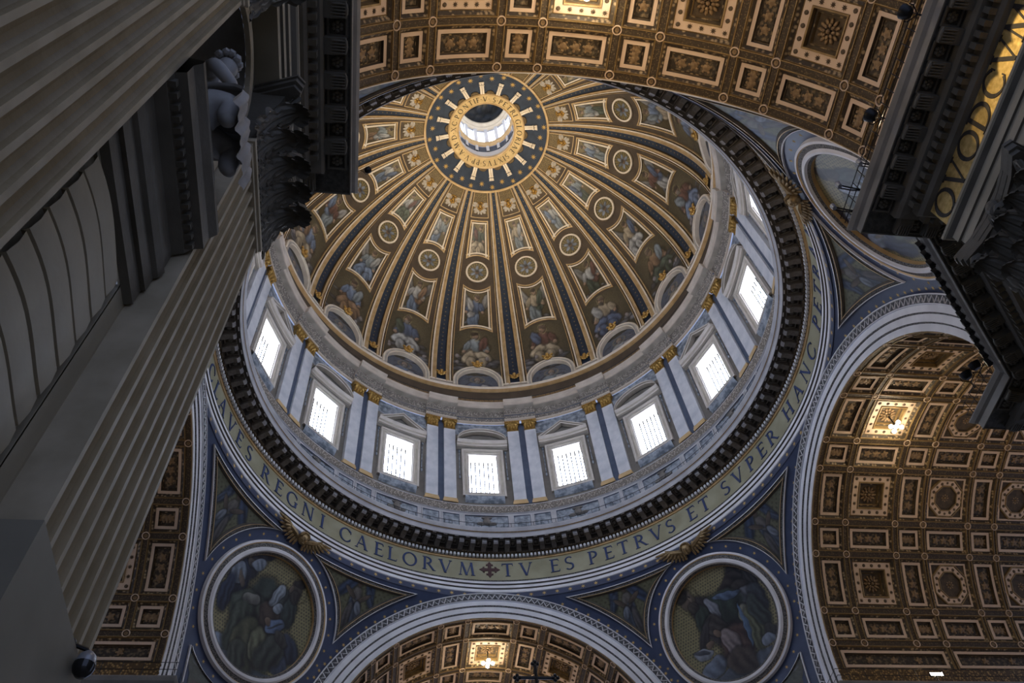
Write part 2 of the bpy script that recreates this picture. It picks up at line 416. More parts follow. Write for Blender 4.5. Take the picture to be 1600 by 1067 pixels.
def figure(p, cx=0.0, cy=0.0, s=1.0, seated=True, beard=False, wings=False, lean=0.0, fat=1.0):
    r = p.r; ca, cb, cc = [np.array(PAL[i]) for i in r.sample(range(len(PAL)), 3)]
    skin = np.array((0.40, 0.25, 0.15)) * r.uniform(0.8, 1.2)
    fl = r.choice((-1, 1))
    E_ = lambda x, y, rx, ry, col, rot=0, fold=0, soft=0.25: p.ell(cx + s * fl * (x * fat + lean * y), cy + s * y, s * rx * fat, s * ry, col, rot * fl, fold, soft)
    if wings:
        w = np.array((0.30, 0.29, 0.27)) * r.uniform(0.5, 1.1)
        E_(-0.42, 0.35, 0.16, 0.46, w, 0.6, 0.25); E_(0.42, 0.38, 0.16, 0.46, w * 0.8, -0.7, 0.25)
    if seated:
        E_(0.0, -0.05, 0.46, 0.42, ca * 0.55, 0.2, 0.25)
        E_(-0.18, -0.42, 0.34, 0.26, ca, 0.5, 0.3); E_(0.22, -0.38, 0.30, 0.24, ca * 1.15, -0.4, 0.3)
        E_(-0.16, -0.72, 0.17, 0.30, ca * 0.9, 0.15, 0.35); E_(0.18, -0.70, 0.17, 0.30, ca * 0.8, -0.12, 0.35)
    else:
        E_(0.02, -0.42, 0.25, 0.55, ca, 0.08, 0.35); E_(-0.12, -0.5, 0.14, 0.5, ca * 0.8, 0.1, 0.3); E_(0.16, -0.1, 0.22, 0.34, cc, -0.5, 0.3)
    E_(0.0, 0.16, 0.23, 0.36, cb, 0.1, 0.22)
    E_(-0.28, 0.10, 0.11, 0.30, cb * 0.85, -0.55, 0.2); E_(0.28, 0.06, 0.11, 0.32, cb * 1.1, 0.7, 0.2)
    E_(-0.36, -0.14, 0.07, 0.08, skin); E_(0.36, -0.12, 0.07, 0.08, skin)
    E_(0.24, 0.24, 0.14, 0.40, cc * 0.9, -0.5, 0.3)
    p.ring(cx + s * fl * lean * 0.6, cy + s * 0.62, s * 0.22, s * 0.035, (0.42, 0.34, 0.14))
    E_(0.0, 0.60, 0.12, 0.155, skin * 1.1, 0, 0, 0.3)
    E_(-0.02, 0.70, 0.135, 0.10, np.array((0.09, 0.06, 0.04)) * r.uniform(0.6, 2.2), 0.2)
    if beard: E_(0.02, 0.47, 0.085, 0.11, np.array((0.20, 0.17, 0.14)) * r.uniform(0.4, 1.3))

def warp(X, Y, a=.03):
    return (X + a * np.sin(Y * 9 + 1.3) + a * .6 * np.sin(X * 17 + Y * 11) + a * .4 * np.sin(Y * 31 + X * 7),
            Y + a * np.sin(X * 8 + .4) + a * .6 * np.sin(Y * 15 - X * 13) + a * .4 * np.sin(X * 29 - Y * 9))
def pic_saint(X, Y, k):
    r = random.Random(100 + k); p = Pic(X, Y, (0.085, 0.070, 0.038), r)
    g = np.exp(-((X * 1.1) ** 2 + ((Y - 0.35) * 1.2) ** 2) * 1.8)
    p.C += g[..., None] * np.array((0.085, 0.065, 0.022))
    p.clouds(-1, -0.35, 16, col=(0.20, 0.21, 0.24)); p.clouds(-0.6, 0.1, 6, col=(0.12, 0.12, 0.13))
    p.X, p.Y = warp(X, Y, .02); figure(p, r.uniform(-.12, .12), 0.24, 0.86, True, r.random() < 0.5, False, r.uniform(-.25, .25), 1.65)
    for _ in range(3): p.ell(r.choice((-1, 1)) * r.uniform(.45, .85), r.uniform(-.6, -.1), .10, .10, (0.34, 0.30, 0.30), 0, 0, .4)
    return p.C
def pic_angel(X, Y, k, dark=False):
    r = random.Random(300 + k); p = Pic(X, Y, (0.20, 0.145, 0.045) if not dark else (0.13, 0.095, 0.035), r)
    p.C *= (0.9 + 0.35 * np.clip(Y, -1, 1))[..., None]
    if dark: p.clouds(-1, -0.7, 5, col=(0.17, 0.18, 0.20))
    p.X, p.Y = warp(X, Y, .02)
    figure(p, r.uniform(-.15, .15), 0.0, 1.12, r.random() < .4, False, True, r.uniform(-.35, .35), 1.55)
    return p.C
def pic_seraph(X, Y, k):
    r = random.Random(500 + k); p = Pic(X, Y, (0.13, 0.10, 0.04), r)
    a = np.arctan2(Y, X); d = np.hypot(X, Y)
    p.C *= (1.15 + 0.55 * np.sin(a * 20))[..., None]
    for q in range(6): p.ell(.42 * math.cos(q * math.pi / 3 + .5), .42 * math.sin(q * math.pi / 3 + .5), .17, .36, np.array((.19, .22, .27)) * r.uniform(.5, 1.4), q * math.pi / 3 + .5 - math.pi / 2, .2, .3)
    p.ell(0, 0, .24, .26, (.16, .10, .06)); p.ell(0, .12, .2, .14, (.05, .04, .03))
    return p.C
def pic_lunette(X, Y, k):
    r = random.Random(700 + k); p = Pic(X, Y, (0.115, 0.135, 0.18), r)
    p.clouds(-.9, .6, 9, col=(0.17, 0.18, 0.22))
    c = np.array(PAL[r.randrange(len(PAL))]) * 0.8
    p.ell(-.05, -.75, .55, .75, c, .1, .3); p.ell(.35, -.7, .3, .5, c * .7, -.4, .3)
    p.ring(0, .2, .34, .06, (0.34, 0.28, 0.13)); p.ell(0, .18, .17, .30, (.34, .24, .16)); p.ell(0, -.05, .13, .2, (.24, .22, .2)); p.ell(.35, -.45, .2, .14, (.4, .38, .36))
    return p.C
EV_A = [  # x, y, rx, ry, colour, rotation, folds
    (.62, .60, .15, .30, (.020, .018, .018), .5, .5), (.40, .58, .30, .13, (.024, .020, .019), .25, .5), (.78, .46, .13, .30, (.018, .017, .018), -.25, .5), (.50, .38, .20, .18, (.026, .022, .020), 0, .3),
    (.55, .20, .28, .18, (.09, .095, .11), .2, .4), (.78, .12, .16, .30, (.028, .032, .040), .2, .3),
    (-.05, -.92, .9, .16, (.055, .065, .085), 0, .2), (-.48, -.62, .30, .17, (.10, .12, .16), .1, .3), (.35, -.86, .36, .15, (.075, .09, .12), .1, .2),
    (.05, -.10, .50, .40, (.030, .026, .028), -.1, .3), (.12, .28, .40, .30, (.026, .036, .030), -.3, .3), (-.30, .34, .22, .34, (.034, .030, .030), .2, .25),
    (.22, .42, .30, .07, (.07, .10, .16), -.35, .3), (-.10, .30, .09, .24, (.17, .18, .21), .3, .2), (-.36, .20, .16, .28, (.026, .034, .028), -.2, .3), (-.18, .02, .20, .24, (.040, .034, .032), .6, .3), (-.46, -.06, .09, .30, (.034, .030, .032), -.7, .2),
    (.10, -.40, .40, .34, (.052, .030, .026), .2, .45), (-.06, -.34, .17, .26, (.15, .125, .125), .15, .35), (.44, -.06, .17, .20, (.16, .16, .125), .1, .2), (.46, -.34, .15, .42, (.075, .080, .048), -.1, .5), (.33, -.20, .05, .40, (.07, .11, .18), -.12, .1),
    (.66, -.10, .16, .36, (.030, .036, .034), .1, .4), (.02, -.72, .30, .26, (.040, .030, .026), -.1, .4), (.72, -.50, .16, .12, (.024, .022, .022), -.3, .2), (.62, -.62, .14, .10, (.13, .15, .19), 0, .2),
    (-.62, -.32, .20, .10, (.19, .21, .25), -.25, .15), (-.66, -.28, .16, .04, (.05, .055, .07), -.25, 0), (-.44, -.22, .07, .06, (.12, .085, .06), 0, 0), (-.20, -.12, .07, .08, (.12, .085, .06), 0, 0),
    (-.45, .64, .15, .19, (.105, .085, .065), -.25, .1), (-.52, .76, .15, .10, (.030, .026, .022), .4, .2), (-.43, .50, .11, .12, (.040, .034, .030), 0, .2), (-.40, .66, .035, .05, (.15, .12, .09), 0, 0), (-.50, .68, .025, .018, (.02, .016, .014), 0, 0), (-.39, .70, .02, .016, (.02, .016, .014), 0, 0)]
EV_B = [
    (-.62, .62, .24, .24, (.028, .032, .050), .2, .4), (-.70, .30, .24, .40, (.022, .028, .052), .1, .4), (-.55, .74, .14, .15, (.09, .075, .062), 0, .1), (-.46, .86, .24, .10, (.028, .030, .045), .3, .3), (-.44, .70, .16, .10, (.17, .20, .25), .3, .3),
    (-.76, .40, .18, .20, (.17, .20, .25), .3, .25), (-.66, .34, .06, .16, (.10, .08, .065), .7, 0), (-.80, .0, .14, .36, (.020, .026, .050), 0, .4),
    (.0, -.95, .8, .14, (.05, .06, .08), 0, .2), (-.52, -.78, .24, .18, (.13, .16, .22), .2, .3), (-.42, -.95, .3, .12, (.10, .125, .17), 0, .2), (.70, -.30, .22, .26, (.024, .030, .050), .2, .3), (.66, -.62, .20, .20, (.036, .045, .075), 0, .2),
    (.05, .22, .50, .42, (.026, .034, .030), -.4, .35), (.28, .30, .30, .36, (.030, .034, .034), .3, .3), (-.05, -.20, .56, .46, (.028, .036, .030), .1, .35), (.12, .05, .28, .24, (.042, .030, .026), .4, .3),
    (-.34, -.06, .32, .34, (.040, .050, .040), .2, .5), (-.30, .12, .18, .12, (.13, .13, .12), .2, .1), (-.36, -.40, .20, .50, (.036, .044, .034), .05, .6), (-.05, -.55, .34, .46, (.048, .050, .030), .2, .55), (.16, -.46, .20, .34, (.085, .088, .055), .35, .5), (.40, -.50, .26, .36, (.030, .034, .030), -.3, .5), (-.16, -.80, .20, .26, (.032, .036, .028), 0, .5),
    (.12, .46, .10, .24, (.19, .22, .26), -.35, .35), (.24, .26, .10, .12, (.17, .20, .24), .7, .2), (.46, .26, .14, .32, (.026, .034, .034), .35, .3), (.34, -.04, .20, .13, (.085, .12, .20), .55, .1), (.34, -.02, .15, .02, (.03, .035, .05), .55, 0), (.50, -.20, .18, .10, (.034, .032, .030), -.5, .2), (.18, -.02, .06, .06, (.12, .085, .06), 0, 0),
    (.42, .66, .13, .18, (.050, .042, .036), -.2, .1), (.45, .80, .12, .08, (.028, .024, .022), -.2, .2), (.46, .54, .10, .12, (.030, .026, .024), .2, .2), (.34, .66, .05, .09, (.10, .08, .062), 0, 0)]
def pic_evangelist(X, Y, k):
    r = random.Random(900 + k)
    p = Pic(X, Y, (0.22, 0.195, 0.10), r)
    gx, gy = X * 19, Y * 19
    off = np.where(np.floor(gy) % 2 == 0, 0, .5)
    p.C[np.hypot((gx + off) % 1 - .5, gy % 1 - .5) < .27] = (0.07, 0.065, 0.045)
    L_ = (EV_A, EV_B, EV_A, EV_B)[k]; fl = (1, 1, -1, 1)[k]
    hx, hy = (-.45, .64) if L_ is EV_A else (.42, .66)
    p.X, p.Y = warp(X, Y, .022); p.X = p.X * fl
    p.ring(hx, hy, .23, .022, (.07, .06, .03))
    for x, y, rx, ry, c, a_, f_ in L_: p.ell(x, y, rx, ry, np.array(c) * 1.12, a_, f_, .16, 9.0)
    return p.C
def pic_spandrel(X, Y, k):
    r = random.Random(1100 + k); p = Pic(X, Y, (0.105, 0.105, 0.062), r)
    gx = (np.sin(X * 37) * np.sin(Y * 37)) > .55
    p.C[gx] *= 0.6
    fl = (-1, 1)[k % 2]
    D = lambda x, y, rx, ry, col, rot=0, fold=0, soft=.25: p.ell(fl * x, y, rx, ry, col, rot * fl, fold, soft)
    w = (.035, .05, .09)
    D(-.38, .22, .16, .50, w, -.75, .45); D(.34, .36, .15, .52, w, .25, .45); D(.42, .1, .10, .30, (.05, .065, .10), .5, .4)
    D(.0, -.18, .20, .34, (.05, .062, .09), .3, .3); D(.08, -.50, .15, .36, (.045, .055, .075), .2, .35); D(-.14, -.46, .12, .38, (.065, .06, .06), -.1, .3)
    D(.0, .10, .16, .24, (.11, .10, .09), .2, .2); D(-.22, .12, .07, .24, (.085, .065, .05), 1.0); D(.22, .06, .07, .24, (.085, .065, .05), -.9)
    D(.12, -.22, .11, .2, (.13, .145, .175), .4, .3)
    D(.0, .40, .085, .11, (.10, .07, .048)); D(0, .47, .10, .075, (.025, .02, .018))
    return p.C

def muted(C): return (C * .72 + C.mean(-1, keepdims=True) * .28) * .82
def paint_grid(mb, fn, nu, nv, pic, k):
    """fn(s,t) -> 3-D with s,t in 0..1 ; picture coordinates X,Y in -1..1"""
    S, T_ = np.meshgrid(np.linspace(0, 1, nu), np.linspace(0, 1, nv), indexing='ij')
    C = pic(S * 2 - 1, T_ * 2 - 1, k)
    mb.grid([[fn(S[i, j], T_[i, j]) for j in range(nv)] for i in range(nu)])
    mb.c = np.clip(muted(C).reshape(-1, 3), 0, 1)
    return mb

# ================================================================== DOME
ZD, DA, DB = 77.0, 20.9, 21.9
def D(az, el, w=0.0):
    if el < 0: return pol(DA - w, az, ZD + DB * sd(el))
    nx, nz = cd(el) / DA, sd(el) / DB; q = math.hypot(nx, nz)
    return pol(DA * cd(el) - w * nx / q, az, ZD + DB * sd(el) - w * nz / q)
OD = (0, 0, ZD)
dome = empty('ceiling_dome', OD)
tag(dome, 'tall ribbed dome lined with gilded mosaic panels around a bright central opening', 'dome', kind='structure')
mb = MB(); els = [-9.0, -5.5, 0] + [70.1 * i / 40 for i in range(1, 41)]
mb.grid([[D(az, e, 0) for e in els] for az in np.linspace(0, 360, 193)[:-1]], closed_u=True)
mb.obj('shell', 'brown_field', dome, OD, smooth=True)
mb = MB(); revolve(mb, [(20.9, 75.0), (20.45, 75.1), (20.4, 75.35), (20.55, 75.45), (20.5, 75.6), (20.9, 75.65)], mats=[0, 1, 0, 1, 0])
mb.obj('base_moulding', ['gold_trim', 'cream'], dome, OD)

# ribs
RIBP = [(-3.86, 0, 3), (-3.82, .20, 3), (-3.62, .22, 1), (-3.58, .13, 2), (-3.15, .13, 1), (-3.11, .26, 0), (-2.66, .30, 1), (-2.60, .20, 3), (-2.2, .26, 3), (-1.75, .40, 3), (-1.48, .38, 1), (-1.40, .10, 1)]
relv = [-2.6, 0] + [70.1 * i / 36 for i in range(1, 37)]
def wsc(e): return 0.45 + 0.55 * cd(max(e, 0))
mb = MB()
for s in (1, -1):
    mb.grid([[D(s * a, e, w * wsc(e)) for e in relv] for a, w, _ in RIBP], matfn=lambda i, j: RIBP[i][2])
mb.add([D(-3.8, -2.6, 0), D(3.8, -2.6, 0), D(3.8, -2.6, .3), D(-3.8, -2.6, .3), D(3.8, -2.1, .33), D(-3.8, -2.1, .33), D(3.8, -2.1, 0.1), D(-3.8, -2.1, 0.1)], [(0, 1, 2, 3), (3, 2, 4, 5), (5, 4, 6, 7)], 0)
rib_me = mb.mesh('rib', ['cream', 'gold_dark', 'bead', 'gold_trim'], OD, True)
mb = MB(); mb.grid([[D(a, e, .10 * wsc(e)) for e in relv] for a in (-1.42, -.7, 0, .7, 1.42)])
strip_me = mb.mesh('starry_strip', 'blue', OD, True)
mb = MB()
for i, e in enumerate(np.linspace(3.5, 68.5, 42)):
    star_mesh(mb, (0, 0), 0.13 * (0.5 + .5 * cd(e)), lambda u, v, w, e=e: D(math.degrees(u / (DA * cd(e))), e + v * 2.67, w + .11 * wsc(e)), 5, 0.03)
ribstar_me = mb.mesh('stars', 'star_dim', OD)
def cherub_head(fn, s=1.0):
    """winged gilt head: fn(u,v,w)"""
    mb = MB()
    mb.ball((0, 0, .22 * s), .26 * s, .30 * s, .26 * s, 10); mb.ball((0, .2 * s, .24 * s), .24 * s, .14 * s, .24 * s, 8)
    for q in (-1, 1):
        for j, (x, y, rr) in enumerate(((.30, .1, .25), (.48, .22, .2), (.36, -.14, .2), (.2, -.32, .18))):
            mb.ball((q * x * s, y * s, .12 * s), rr * s, .14 * s, .12 * s, 8, rot=Matrix.Rotation(q * (.5 - .35 * j), 3, 'Z'))
    mb.ball((0, -.38 * s, .12 * s), .17 * s, .16 * s, .12 * s, 8)
    return mb.mapped(fn)
def Dl(az0, el0):
    c = DA * cd(el0)
    return lambda u, v, w: D(az0 + math.degrees(u / c), el0 + v * 2.62, w)
ribhead_me = cherub_head(lambda u, v, w: Dl(0, 0.9)(u, v, w + .3), .92).mesh('gilt_head', 'gilt', OD, True)
for k in range(16):
    az = 11.25 + 22.5 * k
    r_ = link('rib', rib_me, dome, (0, 0, 0), -math.radians(az))
    link('starry_strip', strip_me, r_); s_ = link('stars', ribstar_me, r_); s_['kind'] = 'stuff'
    link('gilt_head', ribhead_me, r_)

# segments
def edge(a0, e0, a1, e1, bulge=0.0, n=14):
    return [(a0 + (a1 - a0) * i / n, e0 + (e1 - e0) * i / n + bulge * 4 * (i / n) * (1 - i / n)) for i in range(n)]
def to_metric(poly, elc):
    c = DA * cd(elc) * math.pi / 180
    return [(a * c, e * 0.377) for a, e in poly], (lambda u, v, w: D(u / c, v / 0.377, w))
PR = [(0, .0, 0), (0, .14, 0), (.11, .16, 0), (.15, .08, 1), (.25, .08, 2), (.27, .14, 2), (.43, .14, 1), (.46, .03, 1)]
def panel_frame(b0, bb, t0, tb, a=5.75):
    elc = (b0 + t0) / 2
    poly = edge(-a, b0, a, b0, bb) + edge(a, b0, a, t0) + edge(a, t0, -a, t0, tb) + edge(-a, t0, -a, b0)
    P, fn = to_metric(poly, elc); mb = MB(); frame(mb, P, PR, fn)
    return mb.mesh('panel_frame', ['gold_trim', 'bead', 'cream'], OD, True)
up_me = panel_frame(47.2, 1.35, 60.3, 0.0)
mid_me = panel_frame(21.1, 1.7, 38.3, -1.6)
mb = MB(); fn = Dl(0, 43.1)
def circ(r, n=40): return [(r * math.cos(2 * math.pi * k / n), r * math.sin(2 * math.pi * k / n)) for k in range(n)]
frame(mb, circ(1.52), [(0, 0, 1), (.0, .05, 1), (.14, .05, 0), (.16, .13, 0), (.36, .13, 1), (.4, .04, 1)], fn)
med_me = mb.mesh('medallion_frame', ['cream', 'bead'], OD, True)
# cherub with white wings near the opening
wing_me = []
for q in (-1, 1):
    mb = MB()
    for x, y, rx, ry, a_ in ((.50, .26, .46, .24, .42), (.66, .06, .38, .17, .15), (.36, -.48, .48, .22, -1.0), (.52, -.30, .34, .14, -.75), (.13, -.70, .34, .12, -1.4)):
        mb.ball((q * x, y, .10), rx, ry, .08, 8, rot=Matrix.Rotation(q * a_, 3, 'Z'))
    wing_me.append(mb.mapped(Dl(0, 64.9)).mesh('wing', 'wing_grey', OD, True))
mb = MB(); mb.ball((0, 0, .26), .22, .26, .22, 10); mb.ball((0, .18, .24), .25, .15, .2, 10)
for q in range(13):
    an = -1.9 + 3.8 * q / 12; mb.ball((.44 * math.sin(an), .06 + .46 * math.cos(an), .12), .07, .17, .06, 6, rot=Matrix.Rotation(-an, 3, 'Z'))
mb.ball((-.2, -.24, .18), .15, .2, .12, 8); mb.ball((.2, -.24, .18), .15, .2, .12, 8); mb.ball((0, -.38, .16), .15, .2, .12, 8)
cher_me = mb.mapped(Dl(0, 64.9)).mesh('cherub', 'gilt_dark', OD, True)
mb = MB()
poly = edge(-6.3, 61.2, 6.3, 61.2) + edge(6.3, 61.2, 6.3, 69.6) + edge(6.3, 69.6, -6.3, 69.6) + edge(-6.3, 69.6, -6.3, 61.2)
P, fn = to_metric(poly, 66); frame(mb, P, [(0, 0, 0), (0, .08, 0), (.07, .08, 1), (.1, .03, 1)], fn)
topframe_me = mb.mesh('top_frame', ['gold_trim', 'gold_dark'], OD)
mb = MB(); mb.grid([[D(a, e, .025) for e in np.linspace(62.5, 69.3, 6)] for a in np.linspace(-6, 6, 6)])
topfield_me = mb.mesh('mosaic_field', 'gold_field', OD, True)
# lunette arch
def Cl(u, z, w): return pol(DA - w, math.degrees(u / DA), z)
mb = MB()
def archpts(r, zc, zb, n=20): return [(-r, zb)] + [(r * -math.cos(math.pi * i / n), zc + r * math.sin(math.pi * i / n)) for i in range(n + 1)] + [(r, zb)]
rows = []
LP = [(2.80, 0, 0), (2.80, .50, 0), (2.66, .58, 0), (2.60, .50, 1), (2.42, .50, 1), (2.36, .56, 0), (2.26, .50, 0), (2.22, .04, 1)]
for r0, w, m_ in LP:
    rows.append([Cl(u, z, w + (max(0, z - ZD) ** 2) / 42.0) for u, z in archpts(r0, 76.35, 75.4)])
mb.grid(rows, matfn=lambda i, j: LP[i][2])
lun_me = mb.mesh('lunette_arch', ['cream', 'warm_stone'], OD, True)
lunhead_me = cherub_head(lambda u, v, w: Dl(0, 6.2)(u, v, w + .55), 1.02).mesh('gilt_head', 'gilt', OD, True)
for k in range(16):
    az = 22.5 * k; rz = -math.radians(az)
    seg = link('segment', topfield_me, dome, (0, 0, 0), rz)
    link('top_frame', topframe_me, seg); [link('wing', q, seg) for q in wing_me]; link('cherub', cher_me, seg)
    link('panel_frame', up_me, seg); link('panel_frame', mid_me, seg); link('medallion_frame', med_me, seg)
    link('lunette_arch', lun_me, seg); link('gilt_head', lunhead_me, seg)
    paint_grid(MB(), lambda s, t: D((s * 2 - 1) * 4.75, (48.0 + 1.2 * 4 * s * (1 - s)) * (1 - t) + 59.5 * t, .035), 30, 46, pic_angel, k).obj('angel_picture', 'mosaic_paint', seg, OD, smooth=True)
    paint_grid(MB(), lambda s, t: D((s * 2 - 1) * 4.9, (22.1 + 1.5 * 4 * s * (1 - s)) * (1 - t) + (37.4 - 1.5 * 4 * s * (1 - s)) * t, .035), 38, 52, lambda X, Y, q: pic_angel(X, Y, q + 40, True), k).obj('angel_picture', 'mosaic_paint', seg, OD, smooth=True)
    fnm = Dl(0, 43.1)
    def disk(s, t):
        x, y = s * 2 - 1, t * 2 - 1
        m_ = max(abs(x), abs(y)); d_ = math.hypot(x, y)
        q = (m_ / d_ if d_ > 1e-9 else 0) * 1.14
        return fnm(x * q, y * q, .035)
    mb = MB(); S_ = np.linspace(-1, 1, 26); X_, Y_ = np.meshgrid(S_, S_, indexing='ij')
    M_ = np.maximum(abs(X_), abs(Y_)) / np.maximum(np.hypot(X_, Y_), 1e-9)
    mb.grid([[disk((a + 1) / 2, (b + 1) / 2) for b in S_] for a in S_]); mb.c = np.clip(pic_seraph(X_ * M_, Y_ * M_, k).reshape(-1, 3), 0, 1)
    mb.obj('seraph_picture', 'mosaic_paint', seg, OD, smooth=True)
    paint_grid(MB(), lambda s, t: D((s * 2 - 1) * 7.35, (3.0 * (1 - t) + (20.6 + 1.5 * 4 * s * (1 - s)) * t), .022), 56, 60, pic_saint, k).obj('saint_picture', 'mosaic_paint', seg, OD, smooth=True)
    paint_grid(MB(), lambda s, t: Cl((s * 2 - 1) * 2.24, 75.4 + t * (0.95 + 2.24 * math.sqrt(max(0, 1 - (s * 2 - 1) ** 2))), .03), 44, 26, pic_lunette, k).obj('bust_picture', 'mosaic_paint', seg, OD, smooth=True)

# ------------------------------------------------------------------ oculus
ZO = 98.5
oc = empty('oculus', (0, 0, ZO)); OO = (0, 0, ZO)
tag(oc, 'dark blue starry disc with gold lettered ring around the bright dome opening', 'oculus')
def Eo(R): return math.degrees(math.acos(R / DA))
mb = MB(); mb.grid([[D(az, Eo(R), .02) for R in (7.2, 6.6, 6.0, 5.4, 4.8, 4.2)] for az in np.linspace(0, 360, 97)[:-1]], closed_u=True)
mb.obj('starry_disc', 'blue', oc, OO, smooth=True)
mb = MB(); mb.grid([[D(az, Eo(R), w) for R, w in ((7.34, 0), (7.34, .18), (7.22, .22), (7.1, .16), (7.08, .02))] for az in np.linspace(0, 360, 97)[:-1]], closed_u=True)
mb.obj('rim', 'gold_trim', oc, OO, smooth=True)
mb = MB(); revolve(mb, [(4.50, 98.55), (4.52, 98.15), (4.42, 98.05), (4.32, 98.12), (3.42, 98.42), (3.34, 98.36), (3.24, 98.42), (3.22, 98.9)], n=96, mats=[1, 0, 0, 1, 0, 0, 0])
mb.obj('lettered_ring', ['gold_trim', 'ring_gold'], oc, OO)
RINGTXT = 'S.PETRI GLORIAE SIXTVS.PP.V.A.M.D.XC.PONTIF.V. '
ws = [(0.30 if c == ' ' else (glyph(c)[1] + 0.10)) for c in RINGTXT]
tot = sum(ws); pos = 0
for c, w in zip(RINGTXT, ws):
    a = 180 - 4 - (pos + w / 2) / tot * 360; pos += w     # first letter at the near side, running clockwise in the picture
    if c == ' ': continue
    me, _ = letter_mesh(c, 0.62, 'ink', 0.02)
    o = link('letter', me, oc)
    R0 = 3.87; X = Vector(pol(1, a - 90, 0)); Zu = (Vector(pol(1, a, 0)) * 0.95 + Vector((0, 0, -0.316))).normalized(); Yv = Zu.cross(X)
    m4 = Matrix(((X.x, Yv.x, Zu.x, 0), (X.y, Yv.y, Zu.y, 0), (X.z, Yv.z, Zu.z, 0), (0, 0, 0, 1)))
    m4.translation = Vector(pol(R0, a, 98.27 - ZO - .015))
    o.matrix_local = m4
# bronze scallops and double consoles
mb = MB(); 
for i in range(9):
    a = math.pi * i / 8
    mb.ball((.42 * math.cos(a), .36 * math.sin(a), .08), .12, .12, .10, 6)
mb.ball((0, .1, .05), .42, .34, .12, 10)
sc_me = mb.mapped(lambda u, v, w: D(math.degrees(u / 4.6), Eo(4.45 + v), w + .02)).mesh('scallop', 'shell_bronze', OO, True)
mb = MB()
for s in (-1, 1):
    mb.tube([D(math.degrees(s * .13 / R) , Eo(R), .16) for R in (4.4, 4.8, 5.2, 5.55)], .12, 8, 0)
    mb.ball(D(math.degrees(s * .14 / 5.75), Eo(5.78), .16), .16, .16, .13, 8)
mb.tube([D(-3.0, Eo(5.55), .18), D(3.0, Eo(5.55), .18)], .06, 6); mb.tube([D(-2.9, Eo(5.95), .18), D(2.9, Eo(5.95), .18)], .06, 6)
con_me = mb.mesh('console', 'cream', OO, True)
mb = MB(); star_mesh(mb, (0, 0), .36, lambda u, v, w: D(math.degrees(u / 6.3), Eo(6.32 + v), w + .03), 8, .08)
st1 = mb.mesh('star', 'star_gold', OO)
mb = MB(); star_mesh(mb, (0, 0), .36, lambda u, v, w: D(math.degrees(u / 6.75), Eo(6.72 + v), w + .03), 8, .08)
st2 = mb.mesh('star', 'star_gold', OO)
for k in range(16):
    az = 22.5 * k
    link('scallop', sc_me, oc, rz=-math.radians(az)); link('console', con_me, oc, rz=-math.radians(az + 11.25))
    link('star', st1, oc, rz=-math.radians(az)); link('star', st2, oc, rz=-math.radians(az + 11.25))

# ------------------------------------------------------------------ lantern
la = empty('lantern', (0, 0, 98.9)); OL = (0, 0, 98.9)
tag(la, 'bright white lantern with tall windows seen through the dome opening', 'lantern')
RL = 3.6
mb = MB(); revolve(mb, [(3.22, 98.9), (3.35, 99.4), (3.6, 99.6), (3.6, 101.4)], n=64); mb.obj('lower_wall', 'lantern_wall', la, OL, smooth=True)
mb = MB(); revolve(mb, [(3.6, 103.2), (3.45, 103.4), (3.3, 103.9), (3.3, 104.2), (3.6, 104.5)], n=64); mb.obj('gold_cornice', 'gold_trim', la, OL, smooth=True)
mb = MB(); revolve(mb, [(3.6, 109.3), (3.6, 109.9), (3.4, 110.1), (3.4, 110.5), (3.1, 110.8), (3.1, 111.2), (3.6, 111.4)], n=64); mb.obj('upper_cornice', 'cream', la, OL)
mb = MB(); N_ = 60
RR = [3.5 * math.cos(t) for t in np.linspace(0, 1.5, 14)]; ZZ = [111.3 + 3.6 * math.sin(t) for t in np.linspace(0, 1.5, 14)]
mb.grid([[pol(R, a, z) for R, z in zip(RR, ZZ)] for a in np.linspace(0, 360, N_ + 1)])
S_, T_ = np.meshgrid(np.linspace(-3, 3, N_ + 1), np.linspace(-1, 1, 14), indexing='ij')
p_ = Pic(((S_ + 1) % 2) - 1, T_, (0.055, 0.065, 0.085), random.Random(5)); p_.clouds(-1, .4, 40, col=(.10, .10, .10)); p_.clouds(.3, 1, 16, col=(.26, .2, .09))
mb.c = np.clip(p_.C.reshape(-1, 3), 0, 1); mb.obj('painted_vault', 'mosaic_paint', la, OL, smooth=True)
mb = MB(); mb.grid([[pol(R, a, z) for z in (101.4, 103.2)] for a, R in ((-3, 3.6), (-3, 3.45), (3, 3.45), (3, 3.6))]); mb.grid([[pol(R, a, z) for z in (104.5, 109.3)] for a, R in ((-3.6, 3.6), (-3.6, 3.4), (3.6, 3.4), (3.6, 3.6))])
lp_me = mb.mesh('pier', 'lantern_wall', OL)
mb = MB(); mb.grid([[pol(3.7, a, z) for z in (104.9, 109.0)] for a in (-7.4, 0, 7.4)]); pane_l = mb.mesh('window_pane', 'lantern_light', OL)
mb = MB(); mb.grid([[pol(3.66, a, z) for z in (104.4, 104.95)] for a in (-8.4, 0, 8.4)]); mb.grid([[pol(3.66, a, z) for z in (108.95, 109.4)] for a in (-8.4, 0, 8.4)])
mb.grid([[pol(3.62, a, z) for z in (104.4, 109.4)] for a in (-11.25, -7.3)]); mb.grid([[pol(3.62, a, z) for z in (104.4, 109.4)] for a in (7.3, 11.25)])
lf_me = mb.mesh('window_surround', 'lantern_wall', OL)
mb = MB(); mb.grid([[pol(3.68, a, z) for z in (101.3, 103.3)] for a in (-11.3, 0, 11.3)]); pane_d = mb.mesh('dark_opening', 'dark_strip', OL)
for k in range(16):
    rz = -math.radians(22.5 * k)
    link('window_pane', pane_l, la, rz=rz); link('window_surround', lf_me, la, rz=rz); link('dark_opening', pane_d, la, rz=rz); link('pier', lp_me, la, rz=-math.radians(22.5 * k + 11.25))

